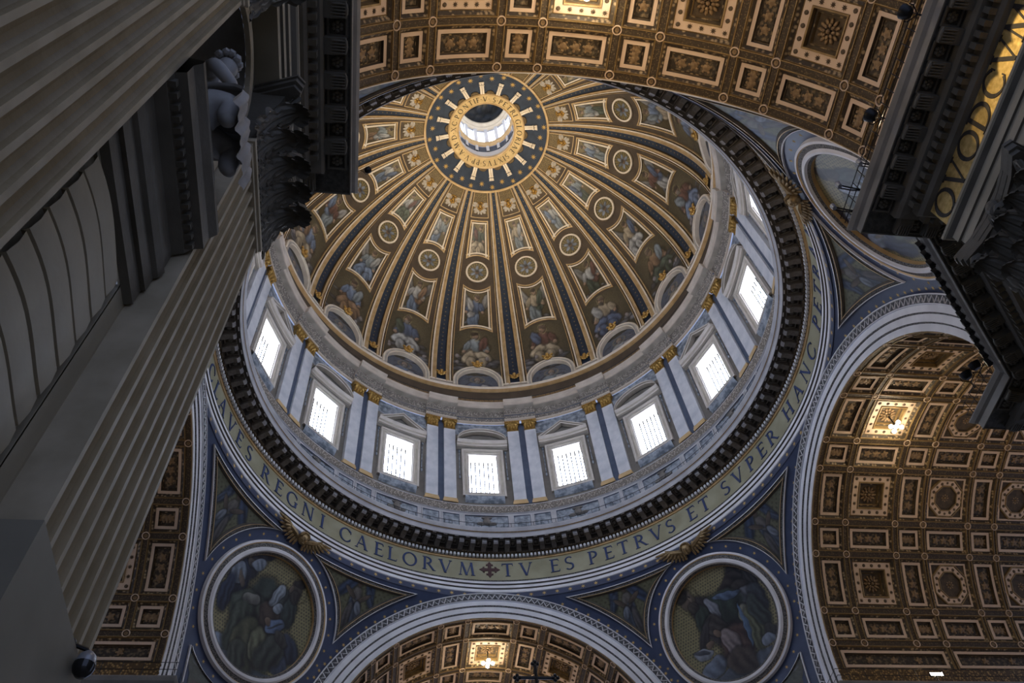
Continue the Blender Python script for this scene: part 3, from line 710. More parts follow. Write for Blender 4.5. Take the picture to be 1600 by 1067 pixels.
# ================================================================== DRUM
wd = empty('wall_drum', (0, 0, 53)); OW = (0, 0, 53)
tag(wd, 'taupe drum wall with carved grey panels between the marble pilasters and windows', 'wall', kind='structure')
RD = 20.95
mb = MB()
azs = [-11.25, -8, -5.2, -3.65, 0, 3.65, 5.2, 8, 11.25]; zs = [57.4, 59.2, 64.6, 67.6, 69.4]
for i in range(len(azs) - 1):
    for j in range(len(zs) - 1):
        if j == 1 and 3 <= i <= 4: continue
        mb.add([pol(RD, azs[i], zs[j]), pol(RD, azs[i + 1], zs[j]), pol(RD, azs[i + 1], zs[j + 1]), pol(RD, azs[i], zs[j + 1])], [(0, 1, 2, 3)], 1 if j == 3 else 0)
bay_me = mb.mesh('wall_bay', ['taupe_wall', 'grey_relief'], OW)
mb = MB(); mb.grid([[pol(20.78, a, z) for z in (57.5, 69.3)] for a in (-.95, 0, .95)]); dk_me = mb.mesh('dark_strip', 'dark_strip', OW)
mb = MB()
def plinth(a0, a1, sh, n):
    P = [(20.9, 52.9), (20.80, 53.0), (20.80, 53.9), (20.70, 54.05), (20.74, 54.2), (20.74, 56.4), (20.62, 56.5), (20.52, 56.75), (20.45, 57.15), (20.5, 57.3), (20.95, 57.42)]
    return revolve(mb, [(R - sh, z) for R, z in P], n=n, a0=a0, a1=a1, mats=[0, 0, 0, 0, 1, 0, 2, 2, 0, 0])
plinth(-11.25, 11.25, 0, 10)
pl_me = mb.mesh('plinth', ['ring_stone', 'ring_stone', 'carved_stone'], OW)
c_ = RD * math.pi / 180
def Cd(u, z, w): return pol(20.74 - w, math.degrees(u / 20.74), z)
pf_me = []
for a0, a1 in ((-11.0, -6.3), (-5.6, 5.6), (6.3, 11.0)):
    mb = MB(); frame(mb, [(a0 * c_, 54.35), (a1 * c_, 54.35), (a1 * c_, 56.25), (a0 * c_, 56.25)], [(0, 0, 0), (0, .07, 0), (.12, .07, 1), (.16, .02, 1)], Cd)
    pf_me.append(mb.mesh('plinth_frame', ['ring_stone', 'dark_strip'], OW))
pp_me = []
for a0, a1 in ((-10.6, -6.7), (-5.2, 5.2), (6.7, 10.6)):
    mb = MB(); mb.grid([[pol(20.735, a, z) for z in (54.5, 56.1)] for a in np.linspace(a0, a1, 5)])
    pp_me.append(mb.mesh('relief_panel', 'grey_relief', OW))
mb = MB(); mb.ball((0, 55.4, .12), .34, .42, .2, 10); mb.ball((-.5, 55.2, .06), .4, .2, .12, 8); mb.ball((.5, 55.2, .06), .4, .2, .12, 8); mb.ball((0, 55.85, .1), .5, .14, .12, 8)
mask_me = mb.mapped(Cd).mesh('carved_mask', 'modillion_stone', OW, True)
for k in range(16):
    rz = -math.radians(22.5 * k)
    b_ = link('wall_bay', bay_me, wd, rz=rz); link('plinth', pl_me, b_); [link('plinth_frame', q, b_) for q in pf_me]; [link('relief_panel', q, b_) for q in pp_me]; link('carved_mask', mask_me, b_)
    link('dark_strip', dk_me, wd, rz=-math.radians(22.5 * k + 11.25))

# windows
def Cw(u, z, w): return pol(RD - w, math.degrees(u / RD), z)
hw = 3.65 * c_
def window_parts(tri):
    P = {}
    mb = MB()
    frame(mb, [(-5.55 * c_, 58.7), (5.55 * c_, 58.7), (5.55 * c_, 65.2), (-5.55 * c_, 65.2)],
          [(0, 0, 0), (0, .26, 0), (.16, .28, 0), (.2, .20, 1), (.42, .20, 1), (.46, .12, 0), (.62, .10, 0), (.64, -.1, 1)], Cw)
    P['frame'] = mb.mesh('frame', ['pale_stone', 'warm_stone'])
    mb = MB()
    q = [(-hw, 59.2), (hw, 59.2), (hw, 64.6), (-hw, 64.6)]
    mb.grid([[Cw(u, z, w) for u, z in q] for w in (0.0, -.45, -.5, -1.3)], closed_v=True, matfn=lambda i, j: 1 if i == 1 else 0)
    P['reveal'] = mb.mesh('reveal', ['warm_stone', 'gold_trim'])
    mb = MB(); mb.grid([[Cw(u, z, -1.25) for z in (59.1, 64.7)] for u in (-hw - .05, 0, hw + .05)]); P['pane'] = mb.mesh('pane', 'pane_light')
    mb = MB()
    mb.grid([[Cw(u, z, w) for u in np.linspace(-5.0 * c_, 5.0 * c_, 8)] for z, w in ((58.7, 0), (58.7, .3), (58.5, .3), (58.2, .2), (58.0, .05), (58.0, 0))])
    P['sill'] = mb.mesh('sill', 'grey_relief')
    # pediment
    mb = MB()
    W = 6.9 * c_; n = 20
    us = np.linspace(-W, W, n + 1)
    if tri: top = [67.95 - abs(u) / W * 1.75 for u in us]
    else: top = [66.2 + 1.75 * math.sqrt(max(0, 1 - (u / W) ** 2 * 0.985)) for u in us]
    # cornice below
    mb.grid([[Cw(u, z, w) for u in us] for z, w in ((65.25, .1), (65.3, .30), (65.5, .32), (65.54, .48), (65.72, .50), (65.78, .66), (66.0, .70), (66.15, .76), (66.18, .2))], matfn=lambda i, j: (1, 2, 1, 0, 1, 0, 0, 0)[i])
    for e in (0, -1):
        mb.add([Cw(us[e], z, w) for z, w in ((65.25, 0), (65.3, .34), (65.55, .36), (65.75, .62), (65.95, .72), (66.15, .74), (66.18, 0))], [tuple(range(7))], 0)
    # raking moulding
    def rake(d, w): return [Cw(u, max(66.16, t - d), w) for u, t in zip(us, top)]
    mb.grid([rake(.0, .0), rake(.0, .76), rake(.12, .74), rake(.16, .60), rake(.28, .58), rake(.30, .40), rake(.30, .12)], matfn=lambda i, j: (0, 0, 1, 0, 1, 1)[i])
    P['pediment'] = mb.mesh('pediment', ['pale_stone', 'warm_stone', 'taupe_wall'])
    mb = MB(); mb.grid([[Cw(u, 66.17, .12) for u in us], rake(.40, .12)]); mb.grid([[Cw(u * .6, 66.25, .16) for u in us], [Cw(u * .6, 66.25 + max(0.02, (t - 66.75) * .6), .16) for u, t in zip(us, top)]])
    P['tympanum'] = mb.mesh('tympanum', 'taupe_wall')
    for s, n_ in ((-1, 'pendant_a'), (1, 'pendant_b')):
        mb = MB()
        mb.tube([Cw(s * 6.2 * c_, z, .12) for z in (65.1, 64, 62.8, 61.5)], .05, 6); mb.ball(Cw(s * 6.2 * c_, 61.2, .14), .10, .10, .22, 6)
        mb.ball(Cw(s * 6.2 * c_, 64.9, .14), .14, .12, .2, 6)
        P[n_] = mb.mesh('side_pendant', 'grey_relief', smooth=True)
    mb = MB(); mb.tube([Cw(0, 59.2, -.9), Cw(0, 64.6, -.9)], .07, 4); P['bar'] = mb.mesh('bar', 'iron')
    mb = MB(); mb.tube([Cw(-hw, 0, -.9), Cw(hw, 0, -.9)], .03, 4); P['hbar'] = mb.mesh('crossbar', 'iron')
    return P
bp_ = (0.0, RD, 58.0)
WP = [window_parts(False), window_parts(True)]
for i_, P in enumerate(WP):
    for me in P.values():
        if me.name.startswith('crossbar'):
            me.transform(Matrix.Translation((0, -RD, 0)))
        else:
            me.transform(Matrix.Translation((-bp_[0], -bp_[1], -bp_[2])))
for k in range(-7, 9):
    az = 22.5 * k; tri = k % 2 != 0; P = WP[1 if tri else 0]
    w_ = empty(f'window_{k + 8}', pol(RD, az, 58.0), -math.radians(az))
    kind = 'triangular' if tri else 'curved'
    lab = ('bright drum window under a curved pediment straight above the red cross' if k == 0 else
           f'bright drum window with {kind} pediment, {side(k, "the window above the red cross")}')
    tag(w_, lab, 'window', 'drum windows below the dome', 'structure')
    for n_ in ('frame', 'reveal', 'pane', 'sill', 'pediment', 'tympanum'): link(n_, P[n_], w_)
    for n_ in ('pendant_a', 'pendant_b'): link('side_pendant', P[n_], w_)
    for i in range(6): link('bar', P['bar'], w_, ((i - 2.5) * hw / 3.2, 0, 0))
    for z in (60.9, 62.7): link('crossbar', P['hbar'], w_, (0, 0, z - 58.0))

# drum pilasters
PW = 0.565
def pilaster_parts():
    P = {}
    def C6(u, z, w): return pol(20.95 - w, math.degrees(u / 20.6), z)
    q = lambda h, w: [(-h, 0), (-h, w), (h, w), (h, 0)]
    def col(prof, mats, name, matfn=None):
        mb = MB(); mb.grid([[C6(u, z, w) for u, w in q(h, d)] for h, d, z in prof], matfn=matfn); return mb.mesh(name, mats)
    P['base'] = col([(PW + .12, .46, 57.42), (PW + .12, .46, 57.72), (PW + .06, .42, 57.78), (PW + .06, .42, 57.95), (PW, .36, 58.05)], 'gold_trim', 'base')
    P['shaft'] = col([(PW, .36, 58.05), (PW, .36, 67.9)], 'marble', 'shaft')
    mb = MB(); mb.grid([[C6(u, z, w) for u, w in q(h, d)] for h, d, z in [(PW, .36, 67.9), (PW + .03, .42, 67.95), (PW, .38, 68.05), (PW, .40, 68.7), (PW + .14, .52, 69.05), (PW + .2, .58, 69.1), (PW + .2, .58, 69.3)]])
    for row, (n, z0, h, d) in enumerate(((4, 68.0, .5, .16), (3, 68.3, .6, .22))):
        for i in range(n):
            u0 = (i - (n - 1) / 2) * 2 * PW / n
            mb.grid([[C6(u0 + s * PW / n * (.95 - .5 * t * t), z0 + h * (t - .35 * max(0, t - .7)), .40 + d * t ** 3 + .05 * (1 - s * s)) for t in (0, .3, .6, .85, 1)] for s in (-1, -.5, 0, .5, 1)])
    for s in (-1, 1): mb.ball(C6(s * (PW + .06), 68.95, .5), .15, .13, .15, 8)
    mb.ball(C6(0, 69.1, .55), .12, .1, .12, 6)
    P['capital'] = mb.mesh('capital', 'gilt_dark')
    return P
PP = pilaster_parts()
for me in PP.values(): me.transform(Matrix.Translation((0, -20.6, -57.42)))
for k in range(-8, 8):
    for s in (-1, 1):
        az = 11.25 + 22.5 * k + s * 2.40
        o = empty('drum_pilaster', pol(20.6, az, 57.42), -math.radians(az))
        kk = k + 1 if k >= 0 else k
        tag(o, f'marble drum pilaster, {"right" if s > 0 else "left"} one of the {ORD[abs(kk)]} pair {"right" if kk > 0 else "left"} of the red cross', 'pilaster', 'paired marble pilasters of the drum')
        for n_ in ('base', 'shaft', 'capital'): link(n_, PP[n_], o)

# drum entablature with breaks over each pilaster pair
de = empty('trim_1', (0, 0, 69.3)); OE = (0, 0, 69.3)
tag(de, 'stepped carved entablature breaking forward over each pilaster pair below the dome', 'entablature', kind='structure')
EP = [(20.80, 69.3), (20.80, 69.52), (20.74, 69.52), (20.74, 69.76), (20.55, 70.0), (20.85, 70.0), (20.85, 70.5), (20.72, 70.52), (20.60, 70.75), (20.55, 71.1), (20.10, 71.16), (20.02, 71.2), (20.0, 71.62), (19.92, 71.7), (19.85, 71.95), (20.95, 72.0)]
EM = [0, 0, 0, 1, 0, 2, 0, 1, 1, 3, 0, 0, 0, 0, 0]
def entab(a0, a1, sh):
    mb = MB(); n = max(3, int((a1 - a0)))
    P = [(R - (sh if R < 20.94 else 0), z) for R, z in EP]
    revolve(mb, P, n=n, a0=a0, a1=a1, mats=EM)
    if sh:
        for a in (a0, a1): mb.add([pol(20.95, a, 69.3)] + [pol(R, a, z) for R, z in P], [tuple(range(len(P) + 1))], 0)
    return mb
em = ['pale_cream', 'carved_stone', 'dark_strip', 'warm_stone']
e1 = entab(-6.85, 6.85, 0).mesh('recessed_run', em, OE); e2 = entab(-4.4, 4.4, .34).mesh('projecting_break', em, OE)
mb = MB()
revolve(mb, [(20.35, 73.05), (20.32, 73.1)], n=128); revolve(mb, [(20.35, 72.55), (20.32, 72.58)], n=128)
mb.obj('walkway_rail', 'iron', de, OE); mb = MB()
for i in range(256): mb.tube([pol(20.34, i * 360 / 256, 71.95), pol(20.34, i * 360 / 256, 73.08)], .018, 3, caps=False)
mb.obj('walkway_balusters', 'iron', de, OE)['kind'] = 'stuff'
mb = MB(); revolve(mb, [(20.88, 72.0), (20.88, 73.2), (20.7, 73.4), (20.74, 74.8), (20.88, 75.0)], n=128, mats=[1, 0, 1, 0]); mb.obj('attic', ['gold_dark', 'brown_field'], de, OE)
mb = MB(); revolve(mb, [(20.22, 72.0), (20.22, 72.10), (20.50, 72.10), (20.50, 72.0)], n=96); mb.obj('glow_strip', 'strip_glow', de, OE)  # unseen glowing ring added to light the dome from below
for k in range(16):
    link('recessed_run', e1, de, rz=-math.radians(22.5 * k)); link('projecting_break', e2, de, rz=-math.radians(22.5 * k + 11.25))

# ================================================================== GREAT CORNICE, FRIEZE, RING MOULDING
gc = empty('trim_2', (0, 0, 51.07)); OG = (0, 0, 51.07)
tag(gc, 'dark bracketed ring cornice with pale gilded rim at the foot of the drum', 'cornice', kind='structure')
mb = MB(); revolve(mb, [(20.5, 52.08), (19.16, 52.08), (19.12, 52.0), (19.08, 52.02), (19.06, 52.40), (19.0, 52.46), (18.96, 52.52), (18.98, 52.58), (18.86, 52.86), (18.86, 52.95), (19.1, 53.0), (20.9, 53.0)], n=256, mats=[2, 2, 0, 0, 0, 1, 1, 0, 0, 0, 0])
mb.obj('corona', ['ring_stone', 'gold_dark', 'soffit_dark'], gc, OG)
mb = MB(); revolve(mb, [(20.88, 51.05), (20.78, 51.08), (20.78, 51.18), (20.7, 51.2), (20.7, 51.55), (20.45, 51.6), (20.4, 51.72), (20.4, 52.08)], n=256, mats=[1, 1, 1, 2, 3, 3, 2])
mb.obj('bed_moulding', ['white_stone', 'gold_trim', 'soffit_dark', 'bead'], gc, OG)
mb = MB(); nd = 400
for i in range(nd):
    a = i * 360 / nd; h = 360 / nd * .28
    mb.add([pol(R, a + s * h, z) for R in (20.7, 20.52) for s in (-1, 1) for z in (51.24, 51.52)], [(4, 5, 7, 6), (0, 1, 5, 4), (2, 6, 7, 3), (0, 4, 6, 2), (1, 3, 7, 5)])
o = mb.obj('dentils', 'white_stone', gc, OG); o['kind'] = 'stuff'
mb = MB()
pr = [(20.4, 51.62), (20.3, 51.62), (20.05, 51.70), (19.85, 51.78), (19.55, 51.72), (19.42, 51.80), (19.40, 51.95), (19.4, 52.08), (20.4, 52.08)]
h = .62
mb.grid([[pol(R, s * h * (.9), z) for R, z in pr] for s in (-1, -.4, .4, 1)], matfn=lambda i, j: 1 if j >= 4 else 0)
for s in (-1, 1): mb.add([pol(R, s * h * .9, z) for R, z in pr], [tuple(range(len(pr)))], 0)
for q in (-.5, 0, .5): mb.box(q - .06, q + .06, 19.36, 19.42, 51.78, 51.98, 1, fn=lambda x, y, z: pol(y, x * .62, z))
mod_me = mb.mesh('modillion', ['modillion_stone', 'ring_stone'], OG)
mb = MB()
def Cs(u, v, w): return pol(19.85 + v, math.degrees(u / 19.85), 52.07 - w)
frame(mb, [(-.24, -.42), (.24, -.42), (.24, .42), (-.24, .42)], [(0, 0, 0), (0, .06, 0), (.05, .06, 0), (.07, .0, 0)], Cs)
mb.ball((0, 0, 0.02), .13, .17, .07, 8) if False else None
mm = MB(); mm.ball((0, 0, .02), .12, .16, .07, 8); mm.mapped(Cs); mb.add(mm.v, mm.f)
mb.box(-.16, .16, -.66, -.60, -.05, .05, 1, fn=Cs)
sof_me = mb.mesh('soffit_coffer', ['modillion_stone', 'white_stone'], OG)
for k in range(128):
    link('modillion', mod_me, gc, rz=-math.radians(360 / 128 * (k + .5))); link('soffit_coffer', sof_me, gc, rz=-math.radians(360 / 128 * k))
# gallery railing
gr = empty('gallery_railing', (0, 0, 53.0)); OR_ = (0, 0, 53.0)
tag(gr, 'thin black iron railing standing on the pale ring cornice', 'railing')
mb = MB()
for z in (53.55, 54.0): mb.grid([[pol(R, a, zz) for R, zz in ((19.5, z), (19.52, z + .03), (19.5, z + .06), (19.48, z + .03))] for a in np.linspace(0, 360, 193)[:-1]], closed_u=True, closed_v=True)
mb.obj('rail', 'iron', gr, OR_)
mb = MB()
for i in range(192): mb.tube([pol(19.5, i * 360 / 192, 53.0), pol(19.5, i * 360 / 192, 54.05)], .02, 4, caps=False)
mb.obj('balusters', 'iron', gr, OR_)['kind'] = 'stuff'

fz = empty('wall_frieze', (0, 0, 49.0)); OF = (0, 0, 49.0)
tag(fz, 'olive gold mosaic ring with tall blue Latin letters under the dark cornice', 'frieze', kind='structure')
mb = MB(); revolve(mb, [(20.88, 48.95), (20.88, 51.07)], n=256); mb.obj('mosaic_band', 'frieze_mosaic', fz, OF, smooth=True)
TXT = [('T', 4.08), ('V', 8.3), ('E', 14.99), ('S', 18.2), ('P', 23.85), ('E', 27.6), ('T', 31.0), ('R', 35.2), ('V', 39.2), ('S', 42.75), ('E', 48.6), ('T', 52.0), ('S', 58.1), ('V', 62.0), ('P', 66.3), ('E', 70.2), ('R', 74.0), ('H', 81.0), ('A', 85.9), ('N', 90.6), ('C', 95.5), ('P', 102.2), ('E', 106.0), ('T', 109.6), ('R', 113.6), ('A', 117.8), ('M', 122.6),
       ('M', -5.25), ('V', -10.1), ('R', -13.95), ('O', -18.42), ('L', -22.5), ('E', -25.7), ('A', -30.0), ('C', -34.2), ('I', -40.3), ('N', -44.3), ('G', -48.9), ('E', -52.8), ('R', -57.2), ('S', -63.4), ('E', -67.2), ('V', -71.1), ('A', -75.6), ('L', -79.4), ('C', -83.6), ('O', -91), ('B', -95), ('A', -99), ('D', -103.3), ('I', -110), ('B', -113), ('I', -115.6), ('T', -119)]
rest = 'AEDIFICABO ECCLESIAM MEAM ET'
a = 129.0
for c in rest:
    if c != ' ': TXT.append((c, a))
    a += 3.35 if c != ' ' else 1.5
for c, az in TXT:
    me, _ = letter_mesh(c, 1.36, 'letter_blue', 0.035)
    link('letter', me, fz, (20.86 * sd(az), 20.86 * cd(az), 50.08 - 49.0), -math.radians(az))
mb = MB()
for q in range(4):
    a = q * math.pi / 2
    for P in ([(-.13, .08), (.13, .08), (.15, .46), (-.15, .46)], [(-.12, .46), (-.30, .40), (-.28, .56), (-.13, .60)], [(.12, .46), (.13, .60), (.28, .56), (.30, .40)], [(-.12, .46), (.12, .46), (.14, .64), (0, .86), (-.14, .64)]):
        mb.prism([(x * math.cos(a) + y * math.sin(a), -x * math.sin(a) + y * math.cos(a)) for x, y in P], 0, .05, lambda u, v, w: (u, -w, v))
mb.prism([(-.11, -.11), (.11, -.11), (.11, .11), (-.11, .11)], 0, .055, lambda u, v, w: (u, -w, v))
mb.obj('cross', 'cross_red', fz, (0, 0, 0), (0, 20.86, 50.1 - 49.0))

rm = empty('trim_3', (0, 0, 47.2)); OM = (0, 0, 47.2)
tag(rm, 'stepped white ring moulding below the lettered frieze', 'moulding', kind='structure')
mb = MB(); revolve(mb, [(20.79, 47.1), (20.79, 47.62), (20.73, 47.66), (20.73, 47.92), (20.69, 47.94), (20.69, 47.98), (20.73, 48.0), (20.66, 48.02), (20.66, 48.28), (20.62, 48.30), (20.62, 48.34), (20.66, 48.36), (20.58, 48.38), (20.56, 48.58), (20.62, 48.6), (20.66, 48.72), (20.62, 48.78), (20.70, 48.86), (20.76, 48.9), (20.88, 48.97)], n=256,
        mats=[4, 0, 0, 1, 1, 1, 1, 0, 1, 1, 1, 1, 0, 1, 2, 2, 1, 2, 3])
mb.obj('fasciae', ['white_stone', 'soffit_dark', 'bead_dark', 'gold_dark', 'blue_light'], rm, OM)

# ================================================================== PENDENTIVES
AP, AR, AO, ZS = 20.8, 12.1, 14.1, 33.1        # arch plane, intrados radius, archivolt radius, springing height
RS = math.hypot(AP, AO)
def Sp(az, el, w=0.0): return tuple(np.array((0, 0, ZS)) + (RS - w) * np.array((cd(el) * sd(az), cd(el) * cd(az), sd(el))))
def Sd(v, w=0.0):
    v = np.array(v, float); v = v / np.linalg.norm(v); return tuple(np.array((0, 0, ZS)) + (RS - w) * v)
MC = np.array((cd(20) * sd(45), cd(20) * cd(45), sd(20))); MX = np.array((cd(45), -sd(45), 0.0)); MY = np.cross(MX, MC) * -1
if MY[2] < 0: MY = -MY
def Mp(x, y, w=0.0):                            # point on the sphere around the medallion centre, metres; x to the right seen from the crossing
    d = math.hypot(x, y)
    if d < 1e-9: return Sd(MC, w)
    a = d / RS; e = (MX * x + MY * y) / d
    return Sd(MC * math.cos(a) + e * math.sin(a), w)
def arch_curve(side_, d, el0, el1, n):           # sphere cut by the plane parallel to an arch, between two elevations
    out = []
    for i in range(n + 1):
        el = el0 + (el1 - el0) * i / n
        s_ = min(1, d / (RS * cd(el))); az = math.degrees(math.asin(s_))
        out.append(np.array(Sp(az if side_ > 0 else 90 - az, el)) - (0, 0, ZS))
    return out
def med_arc(r, th0, th1, n):
    return [np.array(Mp(r * math.cos(math.radians(th0 + (th1 - th0) * i / n)), r * math.sin(math.radians(th0 + (th1 - th0) * i / n)))) - (0, 0, ZS) for i in range(n + 1)]
OP = (16.3, 16.3, ZS)
DI = 20.20; TOPEL = 33.15; MR = 5.95
def med_theta(p):                                # angle of a sphere point around the medallion centre and its distance
    v = p / np.linalg.norm(p); d = math.acos(np.clip(v @ MC, -1, 1)) * RS
    return math.degrees(math.atan2(v @ MY, v @ MX)), d
def spandrel_boundary(s):
    # corner A: arch / top, corner B: arch / medallion, corner C: medallion / top
    ac = arch_curve(s, DI, TOPEL, 4, 400)
    ib = next(i for i, p in enumerate(ac) if med_theta(p)[1] < MR)
    side1 = ac[:ib + 1][::max(1, ib // 28)] + [ac[ib]]
    thB = med_theta(ac[ib])[0]
    top = [np.array(Sp(a_, TOPEL)) - (0, 0, ZS) for a_ in np.linspace(45, 89 if s > 0 else 1, 600)]
    ic = next(i for i, p in enumerate(top) if med_theta(p)[1] > MR)
    thC = med_theta(top[ic])[0]
    side2 = med_arc(MR, thB, thC, 22)
    azA = math.degrees(math.atan2(ac[0][0], ac[0][1])); azC = math.degrees(math.atan2(top[ic][0], top[ic][1]))
    side3 = [np.array(Sp(azC + (azA - azC) * i / 26, TOPEL)) - (0, 0, ZS) for i in range(27)]
    return side1[:-1] + side2[:-1] + side3[:-1]
def star_region(mb, B, rings, c=None):
    """rings: (scale towards the centre, relief, material)"""
    c = np.mean(B, axis=0) if c is None else c
    mb.grid([[Sd(c + (b - c) * r, w) for b in B] for r, w, _ in rings], closed_v=True, matfn=lambda i, j: rings[i][2])
    return c
def band_rings(mb, B, widths):
    """moulding of constant width along a closed boundary on the sphere: widths = (inset metres, relief, material)"""
    n = len(B); rows = []
    cen = np.mean(B, axis=0)
    for d, w, _ in widths:
        row = []
        for i in range(n):
            p = B[i]; nrm = p / np.linalg.norm(p)
            e1 = B[i] - B[i - 1]; e2 = B[(i + 1) % n] - B[i]
            e1 = e1 / (np.linalg.norm(e1) + 1e-9); e2 = e2 / (np.linalg.norm(e2) + 1e-9)
            n1 = np.cross(nrm, e1); n2 = np.cross(nrm, e2)
            if SGN[0] < 0: n1, n2 = -n1, -n2
            m_ = (n1 + n2) / max(.16, 1 + n1 @ n2)
            row.append(Sd(p + m_ * d, w))
        rows.append(row)
    mb.grid(rows, closed_v=True, matfn=lambda i, j: widths[i][2])
SGN = [1]
def orient(B):
    c = np.mean(B, axis=0); t = 0
    for i in range(len(B)): t += np.cross(B[i] - c, B[(i + 1) % len(B)] - c) @ c
    SGN[0] = 1 if t > 0 else -1
FR = [(0, 0, 0), (0, .16, 0), (.07, .17, 3), (.10, .08, 1), (.30, .12, 3), (.33, .18, 2), (.38, .18, 3), (.50, .10, 3), (.54, .03, 3)]
pend_parts = []
mb = MB(); rows = []
for el in np.linspace(0, 34.15, 40):
    s_ = min(1, AP / (RS * cd(el))); am = math.degrees(math.asin(s_))
    rows.append([Sp(90 - am + (2 * am - 90) * i / 40, el) for i in range(41)])
mb.grid(rows); field_me = mb.mesh('blue_field', 'blue_light', OP, True)
sp_me = []; sp_B = []
for s in (-1, 1):
    B = spandrel_boundary(s); orient(B); mb = MB(); star_region(mb, B, [(1 - d_ * .55, w_, m_) for d_, w_, m_ in FR])
    sp_me.append(mb.mesh('spandrel_frame', ['white_stone', 'bead_dark', 'gold_trim', 'soffit_dark'], OP)); sp_B.append(B)
# lower tails beside the medallion foot
tail_me = []
for s in (-1, 1):
    ac = arch_curve(s, DI, 15.0, 1.0, 48)
    ma = []
    for p in reversed(ac):
        el = math.degrees(math.asin(p[2] / RS)); best = None
        for a_ in np.linspace(45, 45 + s * 30, 300):
            q = np.array(Sp(a_, el)) - (0, 0, ZS)
            if med_theta(q)[1] >= MR: best = q; break
        ma.append(best if best is not None else np.array(Sp(45 + s * 2, el)) - (0, 0, ZS))
    ma = ma[::-1]
    ok_ = [i for i in range(len(ac)) if s * (math.degrees(math.atan2(ac[i][0], ac[i][1])) - math.degrees(math.atan2(ma[i][0], ma[i][1]))) > .12]
    ac = [ac[i] for i in ok_]; ma = [ma[i] for i in ok_][::-1]
    n_ = len(ac); mb = MB(); TF = [(0, 0, 0), (0, .14, 0), (.07, .14, 1), (.09, .06, 1), (.17, .06, 1), (.19, .03, 1)]
    for flip in (0, 1):
        rows = []
        for d_, w_, _ in TF:
            row = []
            for i in range(n_):
                a_, b_ = ac[i], ma[n_ - 1 - i]
                if flip: a_, b_ = b_, a_
                wd_ = np.linalg.norm(b_ - a_) + 1e-6
                row.append(Sd(a_ + (b_ - a_) * min(d_ / wd_, .48), w_))
            rows.append(row)
        mb.grid(rows, matfn=lambda i, j: TF[i][2])
    tail_me.append(mb.mesh('lower_frame', ['white_stone', 'bead_dark'], OP))
    mb = MB(); mb.grid([[Sd(ac[i] * (1 - t) + ma[n_ - 1 - i] * t, .03) for t in (.12, .4, .6, .88)] for i in range(3, n_)])
    S_, T_ = np.meshgrid(np.linspace(-1, 1, n_ - 3), np.linspace(-1, 1, 4), indexing='ij')
    p_ = Pic(T_, S_, (.08, .085, .07), random.Random(77)); p_.clouds(-1, 1, 16, col=(.15, .15, .16)); p_.ell(0, 0, .5, .3, (.10, .04, .04))
    mb.c = np.clip(p_.C.reshape(-1, 3), 0, 1)
    tail_me.append(mb.mesh('lower_picture', 'mosaic_paint', OP))
mb = MB()
def ringp(mb, spec):
    mb.grid([[Mp(r * math.cos(2 * math.pi * k / 96), r * math.sin(2 * math.pi * k / 96), w) for k in range(96)] for r, w, _ in spec], closed_v=True, matfn=lambda i, j: spec[i][2])
ringp(mb, [(5.12, 0, 0), (5.12, .30, 0), (4.98, .36, 1), (4.90, .30, 2), (4.62, .38, 0), (4.52, .52, 0), (4.36, .54, 0), (4.26, .40, 2), (4.10, .30, 1), (4.06, .06, 2)])
mring_me = mb.mesh('medallion_frame', ['white_stone', 'gold_trim', 'bead_dark'], OP, True)
mb = MB(); rnd = random.Random(3)
for s in (-1, 1):
    for el in np.linspace(15, 32, 14):
        am = math.degrees(math.asin(min(1, 20.56 / (RS * cd(el)))))
        v = np.array(Sp(am if s > 0 else 90 - am, el)) - (0, 0, ZS); e1 = np.cross((0, 0, 1), v); e1 /= np.linalg.norm(e1); e2 = np.cross(v, e1); e2 /= np.linalg.norm(e2)
        star_mesh(mb, (0, 0), .16, lambda a_, b_, w: Sd(v + e1 * a_ + e2 * b_, w), 6, .03)
for a_ in np.linspace(3, 87, 30):
    star_mesh(mb, (0, 0), .20, lambda x, y, w: pol(20.78 - w, a_ + math.degrees(x / 20.78), 47.36 + y), 6, .03)
for th in np.linspace(0, 360, 31)[:-1]:
    c, q = 5.52 * math.cos(math.radians(th)), 5.52 * math.sin(math.radians(th))
    star_mesh(mb, (0, 0), .14, lambda x, y, w: Mp(c + x, q + y, w), 6, .03)
pstar_me = mb.mesh('stars', 'star_gold', OP)
